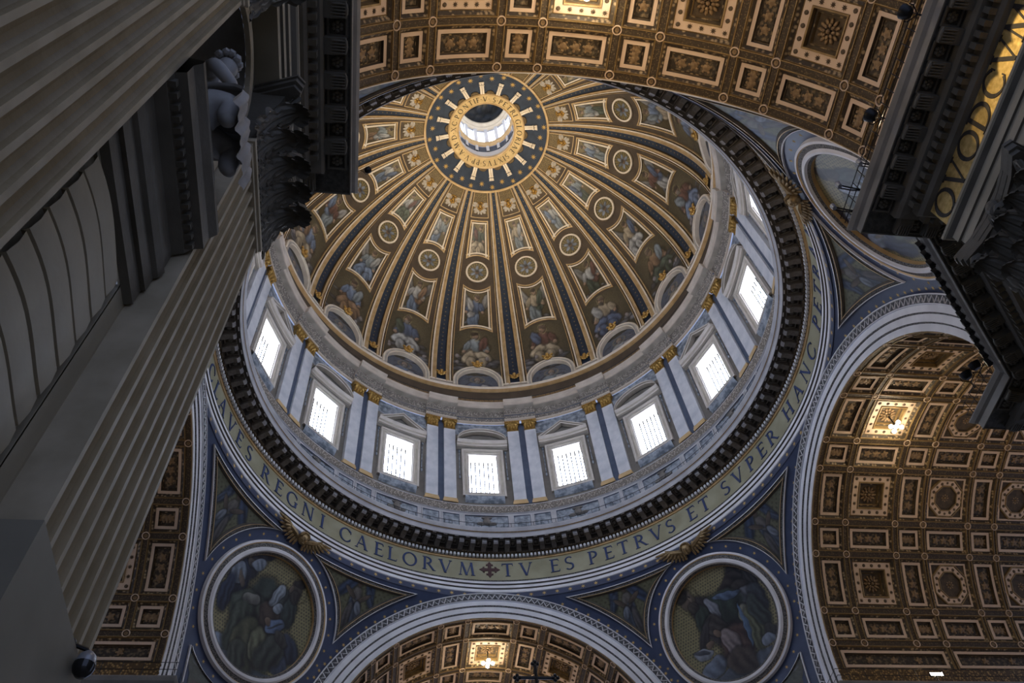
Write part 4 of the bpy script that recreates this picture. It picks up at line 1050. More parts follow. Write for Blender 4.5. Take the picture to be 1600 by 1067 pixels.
# paintings
CORN = ['far right', 'near right', 'near left', 'far left']
wherep = ['right of the far arch', 'right of the nearest vault', 'left of the nearest vault', 'left of the far arch']
for k in range(4):
    rz = -math.radians(90 * k); c0 = Matrix.Rotation(rz, 3, 'Z') @ Vector(OP)
    pe = link('pendentive', field_me, None, c0, rz)
    tag(pe, f'blue curved pendentive with framed mosaics, {wherep[k]}', 'pendentive', 'four pendentives under the dome')
    for i in (0, 1):
        f_ = link('spandrel_frame', sp_me[i], pe)
        B = sp_B[i]; c = np.mean(B, axis=0); mb = MB(); R_ = np.linspace(0.02, .715, 34); rows, XX, YY = [], [], []
        Bf = []
        for j in range(len(B)):
            Bf += [B[j], (B[j] + B[(j + 1) % len(B)]) / 2]
        ex = np.cross((0, 0, 1), c); ex = -ex / np.linalg.norm(ex); ey = np.cross(ex, c); ey = ey / np.linalg.norm(ey)
        if ey[2] < 0: ey = -ey
        for r in R_:
            rows.append([Sd(c + (b - c) * r, .035) for b in Bf])
            XX.append([((b - c) @ ex) * r / 2.6 for b in Bf]); YY.append([((b - c) @ ey) * r / 2.9 for b in Bf])
        mb.grid(rows, closed_v=True); mb.c = np.clip(pic_spandrel(np.array(XX), np.array(YY), k * 2 + i).reshape(-1, 3), 0, 1)
        mb.obj('angel_picture', 'mosaic_paint', f_, OP, smooth=True)
        f2 = link('lower_frame', tail_me[i * 2], pe); link('lower_picture', tail_me[i * 2 + 1], f2)
    m_ = link('medallion_frame', mring_me, pe)
    mb = MB(); n_ = 190; S_ = np.linspace(-1, 1, n_); X_, Y_ = np.meshgrid(S_, S_, indexing='ij')
    M_ = np.maximum(abs(X_), abs(Y_)) / np.maximum(np.hypot(X_, Y_), 1e-9)
    X2, Y2 = X_ * M_, Y_ * M_
    mb.grid([[Mp(X2[i, j] * 4.08, Y2[i, j] * 4.08, .05) for j in range(n_)] for i in range(n_)]); mb.c = np.clip(pic_evangelist(X2, Y2, k).reshape(-1, 3), 0, 1)
    mb.obj('seated_figure_picture', 'mosaic_paint', m_, OP, smooth=True)
    link('stars', pstar_me, pe)['kind'] = 'stuff'

# winged heads over the medallions
OCH = Sp(45, 33.6)
def Ch(u, v, w):
    e1 = MX; n = np.array(Sp(45, 33.6)) - (0, 0, ZS); n /= np.linalg.norm(n); e2 = np.cross(e1, n); e2 = e2 if e2[2] > 0 else -e2
    return tuple(np.array(OCH) + e1 * u + e2 * v - n * w)
mb = MB(); mb.ball((0, .05, .55), .36, .44, .38, 14); mb.ball((0, .0, .92), .07, .10, .07, 6); mb.ball((-.13, .12, .87), .05, .04, .04, 6); mb.ball((.13, .12, .87), .05, .04, .04, 6); mb.ball((-.17, -.06, .80), .1, .1, .1, 6); mb.ball((.17, -.06, .80), .1, .1, .1, 6); mb.ball((0, -.18, .84), .09, .05, .06, 6); mb.ball((0, -.28, .78), .1, .08, .1, 6)
head_me = mb.mapped(Ch).mesh('head', 'bronze_gilt', OCH, True)
mb = MB()
for i in range(14): 
    a_ = math.pi * i / 13; mb.ball((.34 * math.cos(a_), .20 + .30 * math.sin(a_), .58), .13, .13, .22, 6)
hair_me = mb.mapped(Ch).mesh('hair', 'bronze_gilt', OCH, True)
wm = []
for s in (-1, 1):
    mb = MB()
    mb.tube([(s * .2, -.1, .3), (s * .7, .15, .42), (s * 1.2, .35, .35), (s * 1.7, .75, .2)], .14, 7, radii=[.16, .2, .17, .06])
    for row, (nf, l0, lay) in enumerate(((9, .95, .26), (8, .62, .38))):
        for i in range(nf):
            t = i / (nf - 1); x0, y0 = .35 + 1.15 * t, .05 + .5 * t; a_ = math.radians(-85 + 95 * t); l = l0 * (.75 + .5 * t)
            mb.ball((s * (x0 + math.cos(a_) * l / 2), y0 + math.sin(a_) * l / 2, lay), l / 2, .11, .06, 8, rot=Matrix.Rotation(a_ if s > 0 else math.pi - a_, 3, 'Z'))
    wm.append(mb.mapped(Ch).mesh('wing', 'bronze_gilt', OCH, True))
chl = ['far right', 'near right', 'near left', 'far left']
for k in range(4):
    rz = -math.radians(90 * k); c0 = Matrix.Rotation(rz, 3, 'Z') @ Vector(OCH)
    o = empty('winged_cherub_head', c0, rz)
    tag(o, f'bronze gilt winged cherub head crowning the round mosaic {wherep[k]}', 'sculpture', 'winged heads above the round mosaics')
    h_ = link('head', head_me, o); link('hair', hair_me, h_)
    for w_ in wm: link('wing', w_, o)

# ================================================================== ARCHES
def arch_ring(mb, spec, n=72, legs=True):
    rows = []
    for rho, d, _ in spec:
        row = []
        if legs: row.append((-rho, d, 31.85))
        row += [(rho * sd(t), d, ZS + rho * cd(t)) for t in np.linspace(-90, 90, n + 1)]
        if legs: row.append((rho, d, 31.85))
        rows.append(row)
    mb.grid(rows, matfn=lambda i, j: spec[i][2])
OA = (0, AP, ZS)
mb = MB(); arch_ring(mb, [(12.1, 20.84, 0), (12.1, 20.78, 0), (12.52, 20.78, 1), (12.54, 20.72, 1), (12.60, 20.72, 1), (12.62, 20.70, 0), (13.06, 20.70, 1), (13.08, 20.64, 1), (13.14, 20.64, 1), (13.16, 20.62, 0), (13.56, 20.62, 0), (13.60, 20.66, 0)])
fas_me = mb.mesh('white_fasciae', ['white_stone', 'bead_dark'], OA)
mb = MB(); arch_ring(mb, [(13.58, 20.62, 1), (13.60, 20.54, 1), (13.64, 20.52, 0), (14.10, 20.46, 1), (14.12, 20.40, 1), (14.18, 20.40, 1), (14.20, 20.75, 1)])
orn_me = mb.mesh('ornament_band', ['arch_ornament', 'white_stone'], OA)
mb = MB(); nz = 88
for i in range(nz):
    t0, t1, t2 = [-88 + 176 * (i + q) / nz for q in (0, .5, 1)]
    for (ta, ra), (tb, rb) in (((t0, 13.68), (t1, 14.08)), ((t1, 14.08), (t2, 13.68))):
        mb.tube([(ra * sd(ta), 20.51, ZS + ra * cd(ta)), (rb * sd(tb), 20.46, ZS + rb * cd(tb))], .035, 4, caps=False)
zig_me = mb.mesh('zigzag_relief', 'white_stone', OA)
wherea = ['framing the far vault below the red cross', 'framing the lamp-lit vault on the right', 'at the end of the nearest vault overhead', 'half hidden behind the fluted pilaster on the left']
for k in range(4):
    rz = -math.radians(90 * k); c0 = Matrix.Rotation(rz, 3, 'Z') @ Vector(OA)
    ar = empty('crossing_arch', c0, rz)
    tag(ar, f'white stepped crossing arch {wherea[k]}', 'arch', 'four arches of the crossing')
    link('white_fasciae', fas_me, ar); b_ = link('ornament_band', orn_me, ar); link('zigzag_relief', zig_me, b_)['kind'] = 'stuff'

# ================================================================== COFFERED VAULTS
def Vt(u, v, w): return ((AR - w) * math.sin(u / AR), v, (AR - w) * math.cos(u / AR))
WH, NH = math.radians(7.9) * AR, math.radians(4.1) * AR
def rp(a, b): return [(-a + 2 * a * i / 6, -b) for i in range(6)] + [(a, -b)] + [(a, b)] + [(a - 2 * a * i / 6, b) for i in range(1, 6)] + [(-a, b)]
def flat(mb, a, b, w, mat=0): mb.grid([[Vt(u, v, w) for v in (-b, b)] for u in np.linspace(-a, a, 7)], mat)
def coffer_rect(a, b):
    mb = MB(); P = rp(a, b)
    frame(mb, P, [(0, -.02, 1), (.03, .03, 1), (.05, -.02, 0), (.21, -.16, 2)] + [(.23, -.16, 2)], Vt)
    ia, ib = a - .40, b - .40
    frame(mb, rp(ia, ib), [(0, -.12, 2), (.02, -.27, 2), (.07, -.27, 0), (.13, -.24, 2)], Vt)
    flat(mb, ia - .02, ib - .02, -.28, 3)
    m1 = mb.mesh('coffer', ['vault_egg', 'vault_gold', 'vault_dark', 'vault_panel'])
    mb = MB(); frame(mb, rp(a - .21, b - .21), [(0, -.18, 0), (0.005, -.11, 0), (.19, -.11, 0), (.195, -.27, 0)], Vt)
    # small central relief
    m2 = mb.mesh('frame', 'vault_frame')
    mb = MB()
    la = max(ia, ib)
    for q in (-1, 0, 1):
        cu, cv = ((q * ia * .5, 0) if ia > ib else (0, q * ib * .5))
        r_ = min(ia, ib) * .42
        mb.ball((cu, cv, -.27), r_, r_, .05, 8)
        for s in range(5):
            an = s * 2 * math.pi / 5 + q; mb.ball((cu + r_ * 1.1 * math.cos(an), cv + r_ * 1.1 * math.sin(an), -.27), .09, .09, .05, 5)
        if abs(ia - ib) < .2 and q == 0: pass
        if abs(ia - ib) < .2 and q != 0: continue
    m3 = mb.mapped(Vt).mesh('relief', 'rosette', smooth=True)
    return m1, m2, m3
def rosette_mesh(rr, w0):
    mb = MB()
    for ring_, n in ((1.0, 12), (.62, 8)):
        for i in range(n):
            an = 2 * math.pi * i / n; mb.ball((rr * ring_ * .72 * math.cos(an), rr * ring_ * .72 * math.sin(an), w0 + .06 + (1 - ring_) * .2), rr * .26 * ring_ + .03, rr * .16, .07, 6, rot=Matrix.Rotation(an, 3, 'Z'))
    mb.ball((0, 0, w0 + .16), rr * .2, rr * .2, .1, 8)
    return mb.mapped(Vt).mesh('rosette', 'rosette', smooth=True)
def coffer_square(a, b):
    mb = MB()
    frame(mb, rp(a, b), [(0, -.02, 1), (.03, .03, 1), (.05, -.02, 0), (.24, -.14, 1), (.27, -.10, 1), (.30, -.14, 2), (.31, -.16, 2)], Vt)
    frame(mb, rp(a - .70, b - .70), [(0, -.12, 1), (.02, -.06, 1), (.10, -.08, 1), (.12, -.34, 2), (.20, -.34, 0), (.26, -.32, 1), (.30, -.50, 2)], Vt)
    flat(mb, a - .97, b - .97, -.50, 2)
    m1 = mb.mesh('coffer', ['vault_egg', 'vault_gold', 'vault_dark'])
    mb = MB(); frame(mb, rp(a - .29, b - .29), [(0, -.2, 0), (.005, -.13, 0), (.41, -.13, 0), (.415, -.2, 0)], Vt)
    return m1, mb.mesh('frame', 'vault_frame'), rosette_mesh(.58, -.50)
def octpoly(a, b, r):
    P = []
    for i in range(8):
        t0 = math.pi / 8 + i * math.pi / 4; t1 = t0 + math.pi / 4
        for q in range(3):
            f_ = q / 3; P.append((a * (math.cos(t0) * (1 - f_) + math.cos(t1) * f_) * r, b * (math.sin(t0) * (1 - f_) + math.sin(t1) * f_) * r))
    return P
def coffer_oct(a, b):
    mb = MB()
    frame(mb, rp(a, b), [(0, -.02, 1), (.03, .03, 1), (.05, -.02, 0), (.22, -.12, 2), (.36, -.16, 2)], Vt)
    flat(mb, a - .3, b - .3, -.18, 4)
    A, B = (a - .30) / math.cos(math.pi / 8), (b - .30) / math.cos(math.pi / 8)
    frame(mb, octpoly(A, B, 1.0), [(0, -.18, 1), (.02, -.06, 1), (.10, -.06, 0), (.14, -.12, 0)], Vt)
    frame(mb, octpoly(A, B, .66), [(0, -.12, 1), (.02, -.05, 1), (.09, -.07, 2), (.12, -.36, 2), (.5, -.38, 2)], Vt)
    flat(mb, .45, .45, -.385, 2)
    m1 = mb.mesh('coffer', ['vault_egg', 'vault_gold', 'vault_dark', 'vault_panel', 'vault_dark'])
    mb = MB()
    frame(mb, octpoly(A, B, .96), [(0, -.15, 0), (.005, -.11, 0), (.40, -.11, 0), (.405, -.16, 0)], Vt)
    frame(mb, rp(a - .22, b - .22), [(0, -.15, 0), (.005, -.11, 0), (.12, -.11, 0), (.125, -.16, 0)], Vt)
    return m1, mb.mesh('frame', 'vault_frame'), rosette_mesh(.46, -.36)
NL, WL, OLn = .9, 1.65, 1.575
K = {'NN': coffer_rect(NH, NL), 'WN': coffer_rect(WH, NL), 'NW': coffer_rect(NH, WL), 'WW': coffer_square(WH, WL), 'NO': coffer_rect(NH, OLn), 'WO': coffer_oct(WH, OLn)}
mb = MB(); star_mesh(mb, (0, 0), .155, lambda u, v, w: Vt(u, v, w - .125), 8, .05, r2=.45); vstar_me = mb.mesh('star', 'vault_dark')
mb = MB(); mm = MB(); mm.ball((0, 0, -.12), .12, .12, .05, 8); mb = mm.mapped(Vt); vdot_me = mb.mesh('disc', 'vault_dark')
mb = MB(); frame(mb, circ(.25, 20), [(0, .0, 0), (.01, .06, 0), (.05, .07, 0), (.07, .02, 0)], Vt); mb.grid([[Vt(r * math.cos(t), r * math.sin(t), .03) for t in np.linspace(0, 2 * math.pi, 13)] for r in (.02, .12)], 1); boss_me = mb.mesh('ring_boss', ['vault_frame', 'rosette'])
WC = [0, 28.2, 56.4]; NC = [14.1, 42.3, 70.5]; RC = [8.95, 19.25, 37.15, 47.45, 65.35, 75.65]
ROWS = [('N', 21.3, 23.1), ('W', 23.5, 26.8), ('N', 27.2, 29.0), ('O', 29.25, 32.4), ('N', 32.65, 34.45), ('O', 34.7, 37.85), ('N', 38.1, 39.9), ('O', 40.15, 43.3)]
def long_panel(l):
    a, b = math.radians(3.75) * AR, l / 2
    return coffer_rect(a, b)
LONGS = {}
def star_spots(a, b):
    q = .50; A, B = a - q, b - q; out = []
    for i in range(4):
        f_ = -1 + 2 * i / 4
        out += [(A * f_, -B), (A, B * f_), (-A * f_, B), (-A, -B * f_)]
    return out
def vault(name, dirk, nrows, label, stars_rows=(1,)):
    rz = -math.radians(90 * dirk)
    vt = empty(name, (0, 0, ZS), rz); tag(vt, label, 'vault', kind='structure')
    y1 = ROWS[nrows - 1][2] + .3
    mb = MB(); mb.grid([[Vt(math.radians(t) * AR, y, -.62) for y in (20.9, y1)] for t in np.linspace(-90, 90, 37)]); mb.obj('shell', 'vault_dark', vt, smooth=True)
    # face closing the vault thickness at the arch
    def rib_obj(u0, u1, v0, v1, n):
        mb = MB(); du = min(.045, abs(u1 - u0) / 4); dv = min(.045, abs(v1 - v0) / 4)
        us = np.linspace(u0, u1, n + 1)
        lon = (v1 - v0) > abs(u1 - u0)
        if lon:
            q = [(u0, -.5, 1), (u0, .05, 1), (u0 + du, .05, 1), (u0 + du, 0, 0), (u1 - du, 0, 1), (u1 - du, .05, 1), (u1, .05, 1), (u1, -.5, 1)]
            mb.grid([[Vt(u, v, w) for v in (v0, v1)] for u, w, _ in q], matfn=lambda i, j: q[i][2])
        else:
            q = [(v0, -.5, 1), (v0, .05, 1), (v0 + dv, .05, 1), (v0 + dv, 0, 0), (v1 - dv, 0, 1), (v1 - dv, .05, 1), (v1, .05, 1), (v1, -.5, 1)]
            mb.grid([[Vt(u, v, w) for u in us] for v, w, _ in q], matfn=lambda i, j: q[i][2])
        return mb.obj('rib', ['vault_rib', 'vault_gold'], vt)
    for t in RC:
        for s in (-1, 1): rib_obj(math.radians(s * t - 1.05) * AR, math.radians(s * t + 1.05) * AR, 20.85, y1, 1)
    edges = [20.85] + [q for r_ in ROWS[:nrows] for q in (r_[1], r_[2])] + [y1]
    um = math.radians(74.6) * AR
    mids = []
    for i in range(0, len(edges), 2):
        rib_obj(-um, um, edges[i], edges[i + 1], 60); mids.append((edges[i] + edges[i + 1]) / 2)
    for v0, v1 in ((20.85, 21.3), (29.0, 29.25), (37.85, 38.1)):
        if v0 > y1 - .5: continue
        for s in (-1, 1): rib_obj(math.radians(s * 80.4 - 3.75) * AR, math.radians(s * 80.4 + 3.75) * AR, v0, v1, 4)
    for v in mids:
        for t in RC:
            for s in (-1, 1):
                o = link('ring_boss', boss_me, vt, (0, v, 0)); o.rotation_euler = (0, math.radians(s * t), 0)
    for ri, (rk, v0, v1) in enumerate(ROWS[:nrows]):
        for ck, cs in (('W', WC), ('N', NC)):
            for t in cs:
                for s in ((1,) if t == 0 else (-1, 1)):
                    m1, m2, m3 = K[ck + rk]
                    o = link('coffer', m1, vt, (0, (v0 + v1) / 2, 0)); o.rotation_euler = (0, math.radians(s * t), 0)
                    link('frame', m2, o); link('rosette' if ck == 'W' and rk != 'N' else 'relief', m3, o)
                    if ck == 'W' and rk == 'W' and ri in stars_rows:
                        for i, (u, v) in enumerate(star_spots(WH, WL)):
                            q = link('star' if i % 2 == 0 else 'disc', vstar_me if i % 2 == 0 else vdot_me, o, (0, v, 0)); q.rotation_euler = (0, u / AR, 0)
                    if ck == 'W' and rk == 'O':
                        A_ = (WH - .30) * .80; B_ = (OLn - .30) * .80
                        for i in range(16):
                            an = 2 * math.pi * i / 16; q = link('star' if i % 2 == 0 else 'disc', vstar_me if i % 2 == 0 else vdot_me, o, (0, B_ * math.sin(an), 0)); q.rotation_euler = (0, A_ * math.cos(an) / AR, 0)
    for v0, v1 in ((21.3, 29.0), (29.25, 37.85), (38.1, 46.0)):
        if v0 > y1 - 1: continue
        v1 = min(v1, y1); key = round(v1 - v0, 2)
        if key not in LONGS: LONGS[key] = long_panel(key)
        for s in (-1, 1):
            m1, m2, m3 = LONGS[key]
            o = link('coffer', m1, vt, (0, (v0 + v1) / 2, 0)); o.rotation_euler = (0, math.radians(s * 80.45), 0)
            link('frame', m2, o); link('relief', m3, o)
    for s in (-1, 1):
        mb = MB(); mb.grid([[Vt(math.radians(s * t) * AR, v, 0.0) for v in (20.8, y1)] for t in (84.15, 86, 88, 90)] + [[(s * AR, v, -1.3) for v in (20.8, y1)]])
        mb.obj('meander_band', 'meander', vt)
    return vt
vault('ceiling_far', 0, 5, 'brown coffered vault with gilt frames behind the far arch')
vault('ceiling_right', 1, 8, 'brown coffered vault with lit square coffer at right')
vault('ceiling_near', 2, 5, 'brown coffered vault crossing the top of the picture')
vault('ceiling_left', 3, 4, 'dim coffered vault seen beside the fluted pilaster')

# lamps hanging in the middle coffers
for k, lab in ((0, 'glowing cluster lamp in the far vault below the red cross'), (1, 'glowing cluster lamp in the right vault'), (2, 'glowing cluster lamp at the top edge of the nearest vault')):
    c0 = Matrix.Rotation(-math.radians(90 * k), 3, 'Z') @ Vector((0, 25.15, 44.35))
    o = empty('coffer_lamp', c0, -math.radians(90 * k)); tag(o, lab, 'lamp', 'lamps in the vault coffers')
    mb = MB(); mb.tube([(0, 0, 1.2), (0, 0, .1)], .05, 6); mb.box(-.45, .45, -.05, .05, .08, .16); mb.box(-.05, .05, -.45, .45, .08, .16); mb.obj('bracket', 'black_metal', o)
    for x, y in ((-.38, 0), (.38, 0), (0, .38), (0, -.38), (0, 0)):
        mb = MB(); mb.ball((x, y, -.02), .15, .15, .13, 8); mb.obj('bulb', 'coffer_bulb', o, smooth=True)

# ================================================================== FLOOR, PIERS, ENTABLATURES
mb = MB(); mb.box(-60, 60, -60, 60, -.4, 0)
tag(mb.obj('floor', 'floor_marble'), 'wide marble floor far below the dome', 'floor', kind='structure')

PATH0 = [(11.75, -46.0), (11.75, -21.1), (13.64, -21.1), (21.1, -13.64), (21.1, -11.75), (46.0, -11.75)]
def rot2(p, k):
    for _ in range(k % 4): p = (-p[1], p[0])
    return p
def miters(path):
    n = len(path); out = []
    for i in range(n):
        ns = []
        for a_, b_ in ((i - 1, i), (i, i + 1)):
            if a_ < 0 or b_ >= n: continue
            d = np.array(path[b_]) - np.array(path[a_]); d = d / np.hypot(*d); ns.append(np.array((-d[1], d[0])))
        m_ = ns[0] if len(ns) == 1 else (ns[0] + ns[1]) / (1 + ns[0] @ ns[1])
        out.append(m_)
    return out
def sweep(mb, path, prof):
    M_ = miters(path)
    mb.grid([[(p[0] + m_[0] * o, p[1] + m_[1] * o, z) for p, m_ in zip(path, M_)] for o, z, _ in prof], matfn=lambda i, j: prof[i][2])
def along(path, pitch, o, a0=0.0, a1=1e9, off=0.0):
    """points spaced along the offset path: (x, y, angle of outward normal)"""
    M_ = miters(path); Q = [(p[0] + m_[0] * o, p[1] + m_[1] * o) for p, m_ in zip(path, M_)]
    for i in range(len(Q) - 1):
        d = np.array(Q[i + 1]) - np.array(Q[i]); L_ = np.hypot(*d); n = int((L_ - .2) / pitch)
        if n < 1: continue
        d = d / L_; s0 = (L_ - (n - 1) * pitch) / 2 if n > 1 else L_ / 2
        for q in range(n):
            p = np.array(Q[i]) + d * (s0 + q * pitch)
            yield i, p[0], p[1], math.atan2(d[1], d[0])
# pier index: 0 near right, 1 far right, 2 far left, 3 near left
PN = ['near the picture\'s right edge', 'at the lower right behind the round mosaic', 'at the lower left behind the round mosaic', 'carrying the tall fluted pilasters on the left']
SID = ['right', 'far_right', 'far_left', 'left']
for k in range(4):
    path = [rot2(p, k) for p in PATH0]
    wl = empty(f'wall_{SID[k]}', (0, 0, 0)); tag(wl, f'grey marble pier wall {PN[k]}', 'wall', kind='structure')
    if k != 3:
        mb = MB(); sweep(mb, path, [(-.6, 0, 0), (-.6, 26.7, 0)]); mb.obj('wall_face', 'grey_marble', wl)
    else:
        for sub in (path[:4] + [(-11.75, -21.1), (-11.75, -24.15)], [(-11.75, -27.5), (-11.75, -46)]):
            mb = MB(); sweep(mb, sub, [(-.6, 0, 0), (-.6, 26.7, 0)]); mb.obj('wall_face', 'grey_marble', wl)
    mb = MB(); sweep(mb, path, [(-.35, 31.8, 0), (-.35, 33.2, 0)]); mb.obj('attic_face', 'meander', wl)
    tr = empty(f'trim_{k + 4}', (0, 0, 0)); tag(tr, f'deep stone entablature with bracketed cornice {PN[k]}', 'entablature', kind='structure')
    mb = MB(); sweep(mb, path, [(-.6, 26.55, 0), (.10, 26.55, 0), (.10, 26.98, 1), (.18, 27.0, 0), (.18, 27.42, 1), (.26, 27.44, 0), (.26, 27.82, 1), (.40, 27.95, 0), (.46, 28.0, 0), (.46, 28.12, 0), (.12, 28.14, 0)]); mb.obj('architrave', ['grey_marble', 'dark_stone'], tr)
    mb = MB(); sweep(mb, path, [(.12, 28.1, 0), (.12, 29.82, 0)]); mb.obj('mosaic_frieze', 'gold_mosaic', tr)
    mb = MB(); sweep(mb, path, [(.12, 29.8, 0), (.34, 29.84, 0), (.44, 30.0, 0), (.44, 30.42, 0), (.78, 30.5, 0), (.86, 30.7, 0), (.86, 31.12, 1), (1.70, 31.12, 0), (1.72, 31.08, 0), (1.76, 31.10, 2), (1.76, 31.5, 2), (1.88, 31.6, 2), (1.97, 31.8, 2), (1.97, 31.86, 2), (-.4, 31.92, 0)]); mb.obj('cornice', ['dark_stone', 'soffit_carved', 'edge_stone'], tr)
    # added boxes of vault light on the cornice, out of sight from the floor
    mb = MB()
    for i, x, y, an in along(path, 4.1, .35):
        if i not in (0, 4): continue
        if max(abs(x), abs(y)) > (42 if k in (0, 1) and abs(x) > abs(y) else 33): continue
        d = np.array((math.cos(an), math.sin(an))); n_ = np.array((-d[1], d[0])); c = np.array((x, y))
        q = [c - d * .7 - n_ * .14, c + d * .7 - n_ * .14, c + d * .7 + n_ * .14, c - d * .7 + n_ * .14]
        mb = MB(); mb.add([(p[0], p[1], 32.1) for p in q] + [(p[0], p[1], 31.9) for p in q], [(0, 1, 2, 3)], 0); n0 = len(mb.v)
        mb.f.extend([(n0 - 8, n0 - 7, n0 - 3, n0 - 4), (n0 - 7, n0 - 6, n0 - 2, n0 - 3), (n0 - 6, n0 - 5, n0 - 1, n0 - 2), (n0 - 5, n0 - 8, n0 - 4, n0 - 1)]); mb.m.extend([1] * 4)
        mb.obj('vault_fill_box', ['vault_fill_glow', 'black_metal'], tr)
    if k in (0, 3):
        mb = MB(); mb.box(-.10, .10, 0, .28, 30.03, 30.4); den = mb.mesh('dentil', 'dark_stone')
        mb = MB()
        pr = [(0, 30.74), (.25, 30.72), (.5, 30.80), (.70, 30.84), (.74, 30.95), (.72, 31.12), (0, 31.12)]
        mb.grid([[(u, y_, z) for y_, z in pr] for u in (-.27, -.14, .14, .27)]); 
        for u in (-.27, .27): mb.add([(u, y_, z) for y_, z in pr], [tuple(range(len(pr)))])
        for j in range(5): mb.ball((-.2 + .1 * j, .42, 30.76), .045, .34, .06, 6)
        mb.ball((0, .72, 30.86), .26, .08, .10, 8)
        modm = mb.mesh('modillion', 'dark_stone')
        mb = MB(); 
        mb.grid([[(u, v, z) for u, v in ((-s, .42 - s), (s, .42 - s), (s, .42 + s), (-s, .42 + s))] for s, z in ((.34, 31.11), (.34, 31.03), (.27, 31.03), (.26, 31.10))], closed_v=True)
        for j in range(6): mb.ball((.13 * math.cos(j * 1.047), .42 + .13 * math.sin(j * 1.047), 31.08), .09, .09, .07, 6)
        mb.ball((0, .42, 31.05), .07, .07, .07, 6)
        cofm = mb.mesh('soffit_rosette', 'dark_stone')
        keep = (0, 1, 2, 3, 4) if k == 0 else (3, 4)
        for i, x, y, an in along(path, .39, .44):
            if i in keep and max(abs(x), abs(y)) < 33: link('dentil', den, tr, (x, y, 0), an)
        cnt = 0
        for i, x, y, an in along(path, .58, .86):
            if i in keep and max(abs(x), abs(y)) < 33:
                cnt += 1; link('modillion' if cnt % 2 else 'soffit_rosette', modm if cnt % 2 else cofm, tr, (x, y, 0), an)
    if k == 0:
        for c, y in zip('QVODCVMQVELIG', (-21.63, -22.67, -23.76, -24.87, -25.93, -26.94, -28.0, -29.15, -30.25, -31.2, -32.1, -32.85, -33.6)):
            me, _ = letter_mesh(c, 1.16, 'ink', 0.03)
            link('letter', me, tr, (11.63, y, 29.18), -math.pi / 2)
    # railing
    ra = empty('cornice_railing', (path[2][0], path[2][1], 31.86)); tag(ra, f'thin iron railing on the cornice {PN[k]}', 'railing', 'railings on the pier cornices')
    org = (path[2][0], path[2][1], 31.86); M_ = miters(path)
    Q = [(p[0] + m_[0] * 1.87, p[1] + m_[1] * 1.87) for p, m_ in zip(path, M_)]
    mb = MB()
    for z in (32.3, 32.75): mb.tube([(x, y, z) for x, y in Q], .022, 4)
    mb.obj('rail', 'iron', ra, org)
    mb = MB()
    for i, x, y, an in along(path, .55 if k == 0 else 1.1, 1.87):
        if max(abs(x), abs(y)) > 40: continue
        mb.tube([(x, y, 31.8), (x, y, 32.78)], .02, 4, caps=False)
        pass
    mb.obj('posts', 'iron', ra, org)['kind'] = 'stuff'
    if k == 0:
        mb = MB(); mb.box(-.14, .14, -.10, .10, 0, .34); mb.box(-.03, .03, -.3, .0, -.04, .02); bx_ = mb.mesh('bracket_box', 'iron')
        for i, x, y, an in along(path, .55, 2.06):
            if i == 2: link('bracket_box', bx_, ra, (x - org[0], y - org[1], 31.72 - org[2]), an)

